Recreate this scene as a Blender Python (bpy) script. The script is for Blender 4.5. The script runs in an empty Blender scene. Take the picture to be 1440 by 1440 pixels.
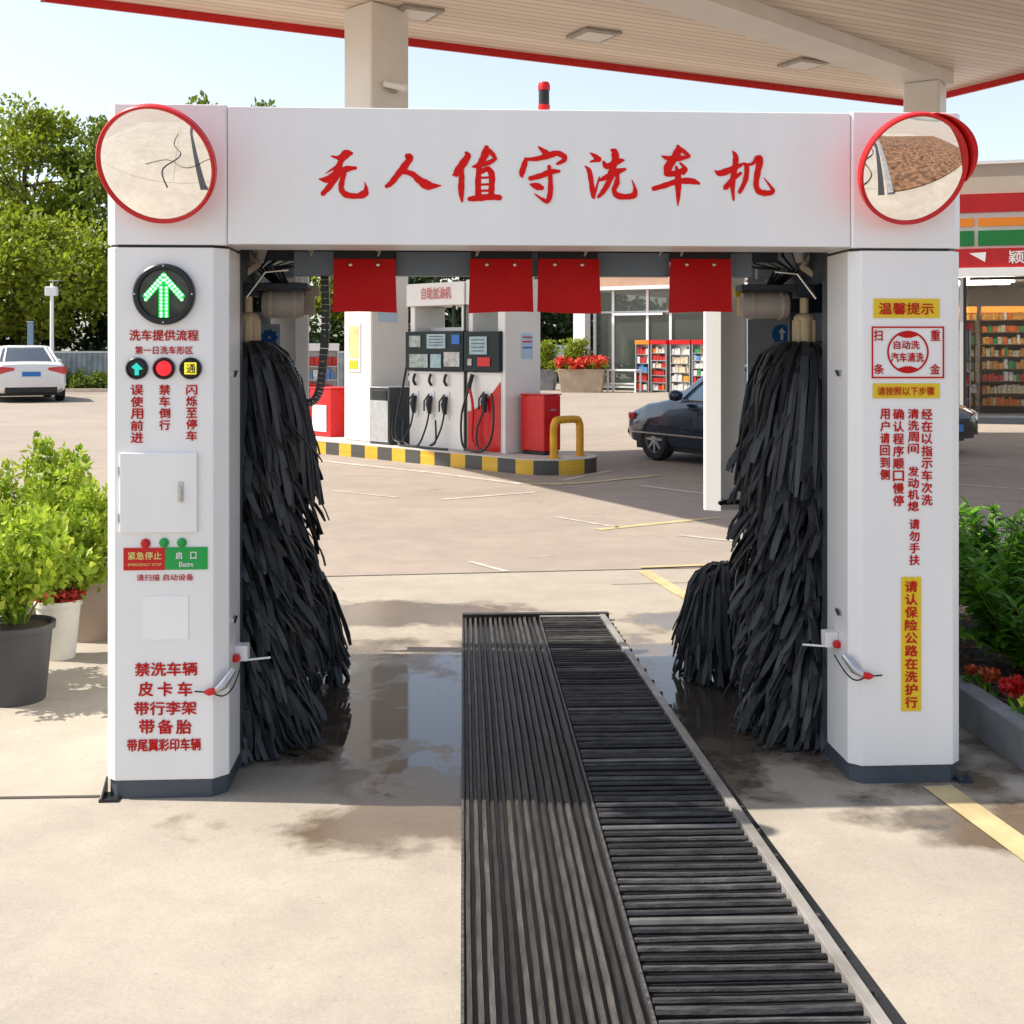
import bpy, bmesh, math, random
import numpy as np
from mathutils import Vector, Matrix
R = math.radians
random.seed(7)
S = bpy.context.scene
COL = S.collection

# ------------------------------------------------------------------ camera
F = 1716.0
cam_d = bpy.data.cameras.new('camera')
cam = bpy.data.objects.new('camera', cam_d)
COL.objects.link(cam)
cam.location = (0, 0, 1.6)
cam.rotation_euler = (R(90), 0, 0)
cam_d.sensor_width = 36
cam_d.lens = 36 * F / 1440
cam_d.shift_y = (490 - 720) / 1440
cam_d.clip_start = 0.05
cam_d.clip_end = 3000
S.camera = cam
# ------------------------------------------------------------------ light
SUN_EL = 50.0
to_sun = Vector((-5.7 * 1.0, 0.30, 6.9)).normalized()
W = bpy.data.worlds.new('World')
S.world = W
W.use_nodes = True
nt = W.node_tree
sky = nt.nodes.new('ShaderNodeTexSky')
sky.sky_type = 'NISHITA'
sky.sun_disc = False
sky.sun_elevation = math.asin(to_sun.z)
sky.sun_rotation = math.atan2(to_sun.x, to_sun.y)
sky.air_density = 1.0
sky.dust_density = 1.6
sky.ozone_density = 1.0
bg = nt.nodes['Background']
bg.inputs[1].default_value = 0.12
hsv = nt.nodes.new('ShaderNodeHueSaturation')
hsv.inputs['Saturation'].default_value = 0.62
hsv.inputs['Value'].default_value = 1.0
nt.links.new(sky.outputs[0], hsv.inputs['Color'])
nt.links.new(hsv.outputs[0], bg.inputs[0])
sl = bpy.data.lights.new('sun', 'SUN')
sl.energy = 3.8
sl.angle = R(0.5)
sl.color = (1.0, 0.93, 0.82)
so = bpy.data.objects.new('sun', sl)
COL.objects.link(so)
so.location = (-20, 5, 30)
so.rotation_euler = to_sun.to_track_quat('Z', 'Y').to_euler()
S.view_settings.view_transform = 'Standard'
S.view_settings.look = 'None'
S.view_settings.gamma = 1
S.view_settings.exposure = 1.0
S.cycles.max_bounces = 8
S.cycles.use_denoising = True

# ------------------------------------------------------------------ materials
def srgb(r, g, b):
    f = lambda c: (c / 255 / 12.92) if c / 255 <= .04045 else ((c / 255 + .055) / 1.055) ** 2.4
    return (f(r), f(g), f(b), 1)

def mat(name, col, rough=.5, metal=0., var=0.0, vscale=3., bump=0., bscale=40., spec=.38, emis=None, estr=1., coat=0., island=0., stretch=None):
    m = bpy.data.materials.new(name)
    m.use_nodes = True
    n = m.node_tree
    b = n.nodes['Principled BSDF']
    col = tuple(col[:3]) + (1,)
    b.inputs['Base Color'].default_value = col
    b.inputs['Roughness'].default_value = rough
    b.inputs['Metallic'].default_value = metal
    b.inputs['Specular IOR Level'].default_value = spec
    b.inputs['Coat Weight'].default_value = coat
    if emis:
        b.inputs['Emission Color'].default_value = tuple(emis[:3]) + (1,)
        b.inputs['Emission Strength'].default_value = estr
    tc = n.nodes.new('ShaderNodeTexCoord')
    vec = tc.outputs['Object']
    if stretch:
        mp = n.nodes.new('ShaderNodeMapping')
        mp.inputs['Scale'].default_value = stretch
        n.links.new(vec, mp.inputs[0])
        vec = mp.outputs[0]
    if var > 0 or island > 0:
        cr = n.nodes.new('ShaderNodeMix')
        cr.data_type = 'RGBA'
        a = max(var, island)
        cr.inputs[6].default_value = tuple(c * (1 - a) for c in col[:3]) + (1,)
        cr.inputs[7].default_value = tuple(min(1, c * (1 + a)) for c in col[:3]) + (1,)
        if island > 0:
            g = n.nodes.new('ShaderNodeNewGeometry')
            n.links.new(g.outputs['Random Per Island'], cr.inputs[0])
        else:
            no = n.nodes.new('ShaderNodeTexNoise')
            no.inputs['Scale'].default_value = vscale
            no.inputs['Detail'].default_value = 6
            n.links.new(vec, no.inputs[0])
            mr = n.nodes.new('ShaderNodeMapRange')
            mr.inputs[1].default_value = .3
            mr.inputs[2].default_value = .7
            n.links.new(no.outputs[0], mr.inputs[0])
            n.links.new(mr.outputs[0], cr.inputs[0])
        n.links.new(cr.outputs[2], b.inputs['Base Color'])
        if var > 0:
            no2 = n.nodes.new('ShaderNodeTexNoise')
            no2.inputs['Scale'].default_value = vscale * 2.7
            no2.inputs['Detail'].default_value = 5
            n.links.new(vec, no2.inputs[0])
            mr2 = n.nodes.new('ShaderNodeMapRange')
            mr2.inputs[3].default_value = max(0.02, rough - .12)
            mr2.inputs[4].default_value = min(1, rough + .12)
            n.links.new(no2.outputs[0], mr2.inputs[0])
            n.links.new(mr2.outputs[0], b.inputs['Roughness'])
    if bump > 0:
        nb = n.nodes.new('ShaderNodeTexNoise')
        nb.inputs['Scale'].default_value = bscale
        nb.inputs['Detail'].default_value = 4
        n.links.new(vec, nb.inputs[0])
        bp = n.nodes.new('ShaderNodeBump')
        bp.inputs['Strength'].default_value = bump
        bp.inputs['Distance'].default_value = .01
        n.links.new(nb.outputs[0], bp.inputs['Height'])
        n.links.new(bp.outputs[0], b.inputs['Normal'])
    return m

def leaf_mat(name, c1, c2, trans=.35):
    m = bpy.data.materials.new(name)
    m.use_nodes = True
    n = m.node_tree
    b = n.nodes['Principled BSDF']
    out = n.nodes['Material Output']
    g = n.nodes.new('ShaderNodeNewGeometry')
    cr = n.nodes.new('ShaderNodeMix')
    cr.data_type = 'RGBA'
    cr.inputs[6].default_value = tuple(c1) + (1,)
    cr.inputs[7].default_value = tuple(c2) + (1,)
    n.links.new(g.outputs['Random Per Island'], cr.inputs[0])
    n.links.new(cr.outputs[2], b.inputs['Base Color'])
    b.inputs['Roughness'].default_value = .5
    tr = n.nodes.new('ShaderNodeBsdfTranslucent')
    n.links.new(cr.outputs[2], tr.inputs[0])
    mx = n.nodes.new('ShaderNodeMixShader')
    mx.inputs[0].default_value = trans
    n.links.new(b.outputs[0], mx.inputs[1])
    n.links.new(tr.outputs[0], mx.inputs[2])
    n.links.new(mx.outputs[0], out.inputs[0])
    return m

def glass_mat(name, tint, rough=.02, alpha=.35):
    m = bpy.data.materials.new(name)
    m.use_nodes = True
    n = m.node_tree
    out = n.nodes['Material Output']
    b = n.nodes['Principled BSDF']
    b.inputs['Base Color'].default_value = tuple(tint) + (1,)
    b.inputs['Roughness'].default_value = rough
    b.inputs['Specular IOR Level'].default_value = .8
    t = n.nodes.new('ShaderNodeBsdfTransparent')
    mx = n.nodes.new('ShaderNodeMixShader')
    mx.inputs[0].default_value = alpha
    n.links.new(t.outputs[0], mx.inputs[1])
    n.links.new(b.outputs[0], mx.inputs[2])
    n.links.new(mx.outputs[0], out.inputs[0])
    return m

M = {}
M['white'] = mat('white_powder_coat', (.80, .795, .79), .38, var=.035, vscale=1.3, coat=.1, stretch=(3, 3, .6))
M['white2'] = mat('white_panel', (.76, .76, .75), .42, var=.03, vscale=1.6)
M['steel'] = mat('slate_blue_steel', (.062, .075, .092), .42, var=.2, vscale=5, bump=.05)
M['steel_dark'] = mat('dark_navy_steel', (.022, .03, .045), .5, var=.3, vscale=6)
M['steel_grey'] = mat('blue_grey_bar', (.14, .175, .22), .4, var=.1, vscale=6)
M['red_title'] = mat('red_vinyl_letter', (.66, .010, .008), .6, spec=.15)
M['red_text'] = mat('red_print', (.50, .012, .010), .6, spec=.15)
M['red_flap'] = mat('red_rubber_flap', (.50, .004, .005), .5, spec=.18, var=.08, vscale=6, bump=.08, bscale=12)
M['red'] = mat('red_enamel', (.55, .01, .012), .3, var=.06, vscale=4)
M['yellow_sign'] = mat('yellow_vinyl', (.72, .50, .02), .4, var=.05)
M['green_sign'] = mat('green_vinyl', (.012, .33, .06), .4)
M['black'] = mat('black_plastic', (.015, .016, .018), .35, var=.1)
M['rubber'] = mat('black_rubber', (.02, .021, .023), .6, var=.2, vscale=20, bump=.2)
M['chrome'] = mat('worn_metal', (.55, .55, .53), .28, 1.0, var=.1, vscale=20)
M['alu'] = mat('aluminium', (.5, .51, .52), .35, .8, var=.1, vscale=15)
M['rearblue'] = mat('blue_grey_panel', (.36, .40, .46), .45, var=.08)
M['tan'] = mat('tan_cast_housing', (.42, .36, .28), .5, var=.12, vscale=9)
M['motor'] = mat('grey_beige_motor', (.34, .31, .28), .42, var=.1, vscale=9)
M['hub'] = mat('cream_hub', (.55, .44, .28), .5, var=.12, vscale=12)
M['mirror'] = mat('mirror_surface', (.95, .95, .95), .015, 1.0)
M['blue'] = mat('blue_print', (.015, .13, .45), .4, var=.1)
M['pale_blue'] = mat('pale_blue_print', (.45, .58, .72), .4, var=.1)
M['yellow'] = mat('yellow_plastic', (.7, .46, .01), .4)
M['brush'] = mat('charcoal_foam_strip', (.040, .043, .047), .5, spec=.3, island=.7, bump=.15, bscale=60)
M['soffit'] = None
M['cream'] = mat('cream_painted_steel', (.76, .73, .68), .45, var=.05, vscale=1.5)
M['grey_green'] = None

def emit(name, c, s):
    return mat(name, tuple(x * .5 for x in c), .4, emis=c, estr=s)
M['led'] = emit('green_led', (.02, 1.0, .14), 1.15)
M['led_hot'] = emit('green_led_core', (.35, 1.0, .45), 1.1)
M['led_red'] = emit('red_lamp', (.85, .02, .03), .55)
M['led_teal'] = emit('teal_lamp', (.02, .55, .45), .5)
M['led_yellow'] = emit('yellow_lamp', (.9, .75, .05), .55)
M['tube'] = emit('ceiling_tube', (1, .93, .78), 14)

# ------------------------------------------------------------------ builders
class MB:
    def __init__(s):
        s.v = []; s.f = []
    def add(s, vs, fs):
        o = len(s.v)
        s.v += [tuple(p) for p in vs]
        s.f += [tuple(i + o for i in f) for f in fs]
        return s
    def box(s, x0, x1, y0, y1, z0, z1):
        x0, x1 = min(x0, x1), max(x0, x1); y0, y1 = min(y0, y1), max(y0, y1); z0, z1 = min(z0, z1), max(z0, z1)
        return s.add([(x0, y0, z0), (x1, y0, z0), (x1, y1, z0), (x0, y1, z0), (x0, y0, z1), (x1, y0, z1), (x1, y1, z1), (x0, y1, z1)],
                     [(0, 3, 2, 1), (4, 5, 6, 7), (0, 1, 5, 4), (1, 2, 6, 5), (2, 3, 7, 6), (3, 0, 4, 7)])
    def prism(s, poly, z0, z1, fn=lambda a, b, c: (a, b, c)):
        n = len(poly)
        A = sum(poly[i][0] * poly[(i + 1) % n][1] - poly[(i + 1) % n][0] * poly[i][1] for i in range(n))
        if A < 0: poly = poly[::-1]
        vs = [fn(x, y, z0) for x, y in poly] + [fn(x, y, z1) for x, y in poly]
        fs = [tuple(range(n))[::-1], tuple(range(n, 2 * n))] + [(i, (i + 1) % n, (i + 1) % n + n, i + n) for i in range(n)]
        return s.add(vs, fs)
    def tube(s, pts, r, n=8, caps=True):
        pts = [Vector(p) for p in pts]
        rr = r if isinstance(r, (list, tuple)) else [r] * len(pts)
        up = Vector((0, 0, 1))
        rings = []
        prev = None
        for i, p in enumerate(pts):
            d = (pts[min(i + 1, len(pts) - 1)] - pts[max(i - 1, 0)]).normalized()
            if prev is None:
                a = d.cross(up)
                if a.length < 1e-3: a = d.cross(Vector((1, 0, 0)))
            else:
                a = prev - d * prev.dot(d)
                if a.length < 1e-4: a = d.cross(up)
            a.normalize(); prev = a
            b = d.cross(a)
            rings.append([p + (a * math.cos(2 * math.pi * k / n) + b * math.sin(2 * math.pi * k / n)) * rr[i] for k in range(n)])
        vs = [v for ring in rings for v in ring]
        fs = []
        for i in range(len(pts) - 1):
            for k in range(n):
                fs.append((i * n + k, i * n + (k + 1) % n, (i + 1) * n + (k + 1) % n, (i + 1) * n + k))
        if caps:
            fs.append(tuple(range(n))[::-1])
            fs.append(tuple((len(pts) - 1) * n + k for k in range(n)))
        return s.add(vs, fs)
    def lathe(s, prof, c=(0, 0, 0), axis=(0, 0, 1), n=24, closed=True):
        ax = Vector(axis).normalized()
        a = ax.orthogonal().normalized(); b = ax.cross(a)
        c = Vector(c)
        vs = []
        for r, h in prof:
            for k in range(n):
                t = 2 * math.pi * k / n
                vs.append(c + ax * h + (a * math.cos(t) + b * math.sin(t)) * max(r, 1e-5))
        fs = []
        for i in range(len(prof) - 1):
            for k in range(n):
                fs.append((i * n + k, i * n + (k + 1) % n, (i + 1) * n + (k + 1) % n, (i + 1) * n + k))
        if closed:
            fs.append(tuple(range(n))[::-1]); fs.append(tuple((len(prof) - 1) * n + k for k in range(n)))
        return s.add(vs, fs)
    def obj(s, name, m, parent=None, bevel=0, smooth=None, seg=2):
        me = bpy.data.meshes.new(name)
        me.from_pydata([tuple(v) for v in s.v], [], s.f)
        me.materials.append(m)
        o = bpy.data.objects.new(name, me)
        COL.objects.link(o)
        if parent: o.parent = parent
        if smooth:
            me.shade_smooth()
            me.set_sharp_from_angle(angle=R(smooth))
        if bevel:
            md = o.modifiers.new('bevel', 'BEVEL')
            md.width = bevel; md.segments = seg; md.limit_method = 'ANGLE'; md.angle_limit = R(40)
        return o

def thing(name, label, cat, loc=(0, 0, 0), rot=0, group=None, scale=1):
    o = bpy.data.objects.new(name, None)
    COL.objects.link(o)
    o.location = loc; o.rotation_euler = (0, 0, R(rot)); o.scale = (scale,) * 3
    o.empty_display_size = .2
    o['label'] = label; o['category'] = cat
    if group: o['group'] = group
    return o

def tag(o, label=None, cat=None, group=None, kind=None):
    if label: o['label'] = label
    if cat: o['category'] = cat
    if group: o['group'] = group
    if kind: o['kind'] = kind
    return o

def copy_tree(o, parent=None):
    c = o.copy(); COL.objects.link(c); c.parent = parent
    for ch in list(o.children): copy_tree(ch, c)
    return c

_tc = {}
def text_geo(s, bold=0.0, shear=0.0):
    k = (s, bold, shear)
    if k in _tc: return _tc[k]
    cu = bpy.data.curves.new('text_tmp', 'FONT')
    cu.body = s; cu.size = 1; cu.offset = bold; cu.shear = shear
    cu.resolution_u = 3
    o = bpy.data.objects.new('text_tmp', cu)
    COL.objects.link(o)
    dg = bpy.context.evaluated_depsgraph_get()
    me = bpy.data.meshes.new_from_object(o.evaluated_get(dg))
    vs = [(v.co.x, v.co.y) for v in me.vertices]; fs = [tuple(p.vertices) for p in me.polygons]
    bpy.data.objects.remove(o); bpy.data.curves.remove(cu); bpy.data.meshes.remove(me)
    _tc[k] = (vs, fs)
    return _tc[k]

def put_text(mb, s, o, ux, uz, w, h, bold=.02):
    """write s inside the w x h box whose lower-left corner is o"""
    vs, fs = text_geo(s, 0.0)
    if not vs: return mb
    xs = [a for a, b in vs]; ys = [b for a, b in vs]
    x0, x1, y0, y1 = min(xs), max(xs), min(ys), max(ys)
    o = Vector(o); ux = Vector(ux).normalized(); uz = Vector(uz).normalized()
    nn = ux.cross(uz); bw = bold * h * 1.6
    for k, (sx, sz) in enumerate(((0, 0), (-1, .3), (1, -.3), (.2, 1), (-.2, -1))):
        mb.add([o + ux * ((a - x0) / (x1 - x0) * w + sx * bw) + uz * ((b - y0) / max(y1 - y0, 1e-6) * h + sz * bw * .8) + nn * .00025 * k for a, b in vs], fs)
    return mb

def leaves(centers, radii, per, L, Wd, seed, up=.3, squash=1.0, outward=.4, droop=0):
    rng = np.random.default_rng(seed)
    centers = np.array(centers, float); radii = np.array(radii, float)
    n = len(centers) * per
    idx = np.repeat(np.arange(len(centers)), per)
    g = rng.normal(size=(n, 3)); g /= np.linalg.norm(g, axis=1)[:, None]
    rr = rng.random(n) ** .45
    off = g * rr[:, None] * radii[idx][:, None]
    off[:, 2] *= squash
    b = centers[idx] + off
    d = g * outward + rng.normal(size=(n, 3)) * .6
    d[:, 2] += up - droop
    d /= np.linalg.norm(d, axis=1)[:, None]
    side = np.cross(d, rng.normal(size=(n, 3))); side /= np.linalg.norm(side, axis=1)[:, None]
    nrm = np.cross(side, d)
    l = L * (.6 + .8 * rng.random(n))[:, None]; w = Wd * (.6 + .8 * rng.random(n))[:, None]
    v = np.empty((n, 4, 3))
    v[:, 0] = b
    v[:, 1] = b + d * l * .5 + side * w * .5 + nrm * w * .18
    v[:, 2] = b + d * l - nrm * l * .12
    v[:, 3] = b + d * l * .5 - side * w * .5 + nrm * w * .18
    return v.reshape(-1, 3), n

def leaf_obj(name, chunks, m, parent=None):
    V = np.concatenate([c[0] for c in chunks]); n = len(V) // 4
    base = (np.arange(n) * 4)[:, None]
    T = np.concatenate([base + np.array([[0, 1, 2]]), base + np.array([[0, 2, 3]])], axis=1).reshape(-1, 3)
    me = bpy.data.meshes.new(name)
    me.vertices.add(len(V)); me.vertices.foreach_set('co', V.astype(np.float32).ravel())
    me.loops.add(len(T) * 3); me.loops.foreach_set('vertex_index', T.astype(np.int32).ravel())
    me.polygons.add(len(T)); me.polygons.foreach_set('loop_start', (np.arange(len(T)) * 3).astype(np.int32))
    me.polygons.foreach_set('loop_total', np.full(len(T), 3, np.int32))
    me.update(calc_edges=True)
    me.materials.append(m)
    o = bpy.data.objects.new(name, me); COL.objects.link(o)
    if parent: o.parent = parent
    return o

def gpix(px, py, z=0.0):
    """ground point seen at a photograph pixel: only used to survey positions"""
    d = (1.6 - z) * F / (py - 490)
    return ((px - 720) / F * d, d)

# ------------------------------------------------------------------ ground
def ground_mat(name, c1, c2, wet=False, scale=.35):
    m = bpy.data.materials.new(name); m.use_nodes = True
    n = m.node_tree; b = n.nodes['Principled BSDF']
    L = n.links.new
    tc = n.nodes.new('ShaderNodeTexCoord'); P = tc.outputs['Object']
    def noise(sc, det=6, rough=.55, vec=P):
        a = n.nodes.new('ShaderNodeTexNoise'); a.inputs['Scale'].default_value = sc
        a.inputs['Detail'].default_value = det; a.inputs['Roughness'].default_value = rough
        L(vec, a.inputs[0]); return a.outputs[0]
    def mrange(x, a, bb, c=0., d=1.):
        r = n.nodes.new('ShaderNodeMapRange'); r.inputs[1].default_value = a; r.inputs[2].default_value = bb
        r.inputs[3].default_value = c; r.inputs[4].default_value = d; L(x, r.inputs[0]); return r.outputs[0]
    def mix(f, a, bb, mode='MIX'):
        x = n.nodes.new('ShaderNodeMix'); x.data_type = 'RGBA'; x.blend_type = mode
        for i, q in ((0, f), (6, a), (7, bb)):
            if hasattr(q, 'is_linked'): L(q, x.inputs[i])
            else: x.inputs[i].default_value = q
        return x.outputs[2]
    def math_(op, a, bb=0.):
        x = n.nodes.new('ShaderNodeMath'); x.operation = op
        for i, q in ((0, a), (1, bb)):
            if hasattr(q, 'is_linked'): L(q, x.inputs[i])
            else: x.inputs[i].default_value = q
        return x.outputs[0]
    big = mrange(noise(scale, 7, .6), .35, .65)
    c = mix(big, tuple(c1) + (1,), tuple(c2) + (1,))
    mid = mrange(noise(3.1, 8, .7), .3, .7, .86, 1.08)
    gm = n.nodes.new('ShaderNodeCombineColor'); [L(mid, gm.inputs[i]) for i in range(3)]
    c = mix(1.0, c, gm.outputs[0], 'MULTIPLY')
    fine = mrange(noise(130, 3, .6), .3, .7, .9, 1.08)
    gf = n.nodes.new('ShaderNodeCombineColor'); [L(fine, gf.inputs[i]) for i in range(3)]
    c = mix(1.0, c, gf.outputs[0], 'MULTIPLY')
    # faint traffic streaks along the lane
    mp = n.nodes.new('ShaderNodeMapping'); mp.inputs['Scale'].default_value = (.35, 2.2, 1); mp.inputs['Rotation'].default_value = (0, 0, R(-14)); L(P, mp.inputs[0])
    st = mrange(noise(.9, 5, .6, mp.outputs[0]), .5, .72, 0, .35)
    c = mix(st, c, tuple(x * .62 for x in c1) + (1,))
    vo = n.nodes.new('ShaderNodeTexVoronoi'); vo.feature = 'DISTANCE_TO_EDGE'; vo.inputs['Scale'].default_value = .42
    wv = n.nodes.new('ShaderNodeVectorMath'); wv.operation = 'ADD'; L(P, wv.inputs[0])
    nz = n.nodes.new('ShaderNodeTexNoise'); nz.inputs['Scale'].default_value = 2.3; nz.inputs['Detail'].default_value = 6; L(P, nz.inputs[0])
    sc = n.nodes.new('ShaderNodeVectorMath'); sc.operation = 'SCALE'; sc.inputs['Scale'].default_value = .7; L(nz.outputs['Color'], sc.inputs[0]); L(sc.outputs[0], wv.inputs[1]); L(wv.outputs[0], vo.inputs['Vector'])
    crk = math_('MULTIPLY', mrange(vo.outputs['Distance'], .0, .006, .55, 0), mrange(noise(.5, 3), .5, .6))
    c = mix(crk, c, tuple(x * .35 for x in c1) + (1,))
    spk = mrange(noise(38, 2, .8), .66, .74, 0, .45)
    c = mix(spk, c, tuple(x * .5 for x in c1) + (1,))
    rough = .78
    if wet:
        sp = n.nodes.new('ShaderNodeSeparateXYZ'); L(P, sp.inputs[0])
        def blob(cx, cy, rx, ry, k=1.0):
            dx = math_('DIVIDE', math_('SUBTRACT', sp.outputs[0], cx), rx)
            dy = math_('DIVIDE', math_('SUBTRACT', sp.outputs[1], cy), ry)
            r = math_('SQRT', math_('ADD', math_('POWER', math_('ABSOLUTE', dx), 2.), math_('POWER', math_('ABSOLUTE', dy), 2.)))
            return math_('MULTIPLY', math_('SUBTRACT', 1.0, r), k)
        no = math_('MULTIPLY', math_('SUBTRACT', noise(1.6, 6, .6), .5), 2.6)
        field = blob(.35, 5.5, 1.9, 1.35, 1.4)
        for bb in (blob(-.55, 7.3, .9, .35), blob(-.5, 4.05, .45, .2, .5), blob(1.6, 4.1, .4, .2, .6), blob(1.35, 7.2, .6, .3)):
            field = math_('MAXIMUM', field, bb)
        f = math_('ADD', field, no)
        damp = mrange(f, -.05, .25)
        no2 = math_('MULTIPLY', math_('SUBTRACT', noise(2.6, 9, .7), .5), 5.0)
        pf = math_('MAXIMUM', blob(-.42, 5.45, .85, 1.05, 1.0), blob(1.05, 5.5, .6, 1.35, .95))
        pud = mrange(math_('ADD', pf, no2), .05, .50)
        pud = math_('MULTIPLY', pud, damp)
        c = mix(damp, c, mix(1.0, c, (.42, .36, .31, 1), 'MULTIPLY'))
        c = mix(pud, c, (.075, .062, .05, 1))
        r1 = mrange(damp, 0, 1, .78, .15)
        r2 = mix(pud, r1, (.02, .02, .02, 1)); b.inputs['Specular IOR Level'].default_value = .65
        cv = n.nodes.new('ShaderNodeRGBToBW'); L(r2, cv.inputs[0])
        L(cv.outputs[0], b.inputs['Roughness'])
        bs = mrange(pud, 0, 1, .35, .01)
    else:
        b.inputs['Roughness'].default_value = rough
        bs = None
    L(c, b.inputs['Base Color'])
    bp = n.nodes.new('ShaderNodeBump'); bp.inputs['Strength'].default_value = .3; bp.inputs['Distance'].default_value = .004
    if bs: L(bs, bp.inputs['Strength'])
    L(noise(55, 6, .7), bp.inputs['Height']); L(bp.outputs[0], b.inputs['Normal'])
    return m

M['yard'] = ground_mat('yard_concrete', (.325, .27, .22), (.27, .225, .185))
M['slab'] = ground_mat('apron_concrete', (.365, .32, .26), (.305, .265, .215), wet=True, scale=.6)
g = MB().add([(-600, -300, 0), (600, -300, 0), (600, 1500, 0), (-600, 1500, 0)], [(0, 1, 2, 3)])
tag(g.obj('ground', M['yard']), kind='structure')
jl = [gpix(445, 812), gpix(960, 800)]
sj = (jl[1][1] - jl[0][1]) / (jl[1][0] - jl[0][0])
yj = lambda x: jl[0][1] + sj * (x - jl[0][0])
g = MB().add([(-9, -9, .004), (9, -9, .004), (9, yj(9), .004), (-9, yj(-9), .004)], [(0, 1, 2, 3)])
tag(g.obj('apron', M['slab']), kind='structure')
M['joint'] = mat('slab_joint', (.06, .05, .042), .9)
M['line_white'] = mat('worn_white_paint', (.44, .40, .35), .6, var=.3, vscale=9)
M['line_yellow'] = mat('worn_yellow_paint', (.46, .36, .19), .6, var=.2, vscale=7)
def strip(mb, a, b, w, z):
    a = Vector((a[0], a[1])); b = Vector((b[0], b[1])); d = (b - a).normalized(); n = Vector((-d.y, d.x)) * w / 2
    mb.add([(*(a - n), z), (*(b - n), z), (*(b + n), z), (*(a + n), z)], [(0, 1, 2, 3)])
j = MB()
strip(j, (-9, yj(-9)), (9, yj(9)), .025, .006)
strip(j, gpix(-60, 1125), gpix(140, 1122), .022, .0065)
strip(j, gpix(860, 823), gpix(990, 820), .008, .0062)
for yy in (2.3, -.6, -3.2): strip(j, (-9, yy), (9, yy + .12), .014, .0062)
for xx in (-1.9, 2.9): strip(j, (xx, -9), (xx + .1, 2.2), .012, .0068)
tag(j.obj('slab_joints', M['joint']), kind='structure')
k = MB()
for a, b, w, z in (((430, 646), (600, 664), .12, .004), ((600, 664), (735, 681), .12, .0042), ((735, 681), (790, 682), .12, .0044),
                   ((618, 703), (755, 692), .09, .004), ((790, 676), (860, 662), .10, .0046), ((900, 683), (1010, 697), .10, .004),
                   ((465, 690), (560, 700), .05, .004), ((780, 727), (870, 742), .05, .004), ((955, 753), (1040, 762), .06, .004),
                   ((660, 790), (712, 804), .05, .004), ((1340, 681), (1600, 700), .10, .004), ((1340, 743), (1600, 768), .09, .004), ((1340, 652), (1600, 662), .10, .004)):
    strip(k, gpix(*a), gpix(*b), w, z)
tag(k.obj('white_road_markings', M['line_white']), kind='structure')
k = MB()
for a, b, w, z in (((745, 681), (815, 680), .16, .006), ((815, 680), (925, 669), .12, .0062), ((905, 804), (985, 852), .10, .0085),
                   ((840, 745), (1010, 728), .10, .004), ((900, 799), (1100, 792), .06, .0085), ((1318, 1108), (1500, 1240), .11, .0085)):
    strip(k, gpix(*a), gpix(*b), w, z)
tag(k.obj('yellow_road_markings', M['line_yellow']), kind='structure')
# brown bed and kerb behind the camera, what the convex mirrors look at
M['soil'] = mat('bark_mulch', (.14, .07, .035), .95, var=.85, vscale=4, bump=1.0, bscale=25)
g = MB().box(2.3, 12, -6.5, 2.6, .01, .10)
tag(g.obj('soil_bed', M['soil']), kind='structure')
M['kerbstone'] = mat('grey_kerb_concrete', (.20, .20, .20), .75, var=.25, vscale=5, bump=.3, bscale=90)
g = MB().box(2.10, 2.29, -6.7, 2.7, .0, .15)
tag(g.obj('kerb', M['kerbstone'], bevel=.01), kind='structure')

M['drain'] = mat('dark_drain_grate', (.03, .03, .032), .5, var=.4, vscale=20)
g = MB().box(-.95, -.75, -7, 2.7, .006, .018).box(1.78, 2.0, -7, 2.7, .006, .018)
tag(g.obj('drain_channel', M['drain'], bevel=.003), kind='structure')
def hose_on_ground(label, pts, r=.02):
    o = MB().tube(pts, r, 8).obj('power_cable', mat('cable_black', (.02, .02, .02), .5), None, smooth=60)
    tag(o, label, 'cable')
# ================================================================== car wash machine
GO = Vector((0.116, 4.402)); GR = R(3.2)
def gp(px, py, ly):
    """point of the machine's own frame on the plane y = ly"""
    c, s = math.cos(GR), math.sin(GR)
    t = (px - 720) / F
    lx = (t * (GO.y + ly * c) - GO.x + ly * s) / (c - t * s)
    d = GO.y + lx * s + ly * c
    return Vector((lx, ly, 1.6 - (py - 490) / F * d))
gx = lambda px, ly=0: gp(px, 490, ly).x
gz = lambda px, py, ly=0: gp(px, py, ly).z
mach = thing('car_wash_machine', 'white gantry car wash machine with red lettering and black side brushes straddling the wet bay', 'car wash', (GO.x, GO.y, 0), 3.2)
XL0, XL1 = gx(148), gx(319)
XR0, XR1 = gx(1197), gx(1355)
ZS, ZT, DEP = 1.962, 2.462, 2.1
def chamfer(x0, x1, y0, y1, a, b):
    return [(x0, y1), (x0, y0 + a), (x0 + a, y0), (x1 - b, y0), (x1, y0 + b), (x1, y1)]
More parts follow.
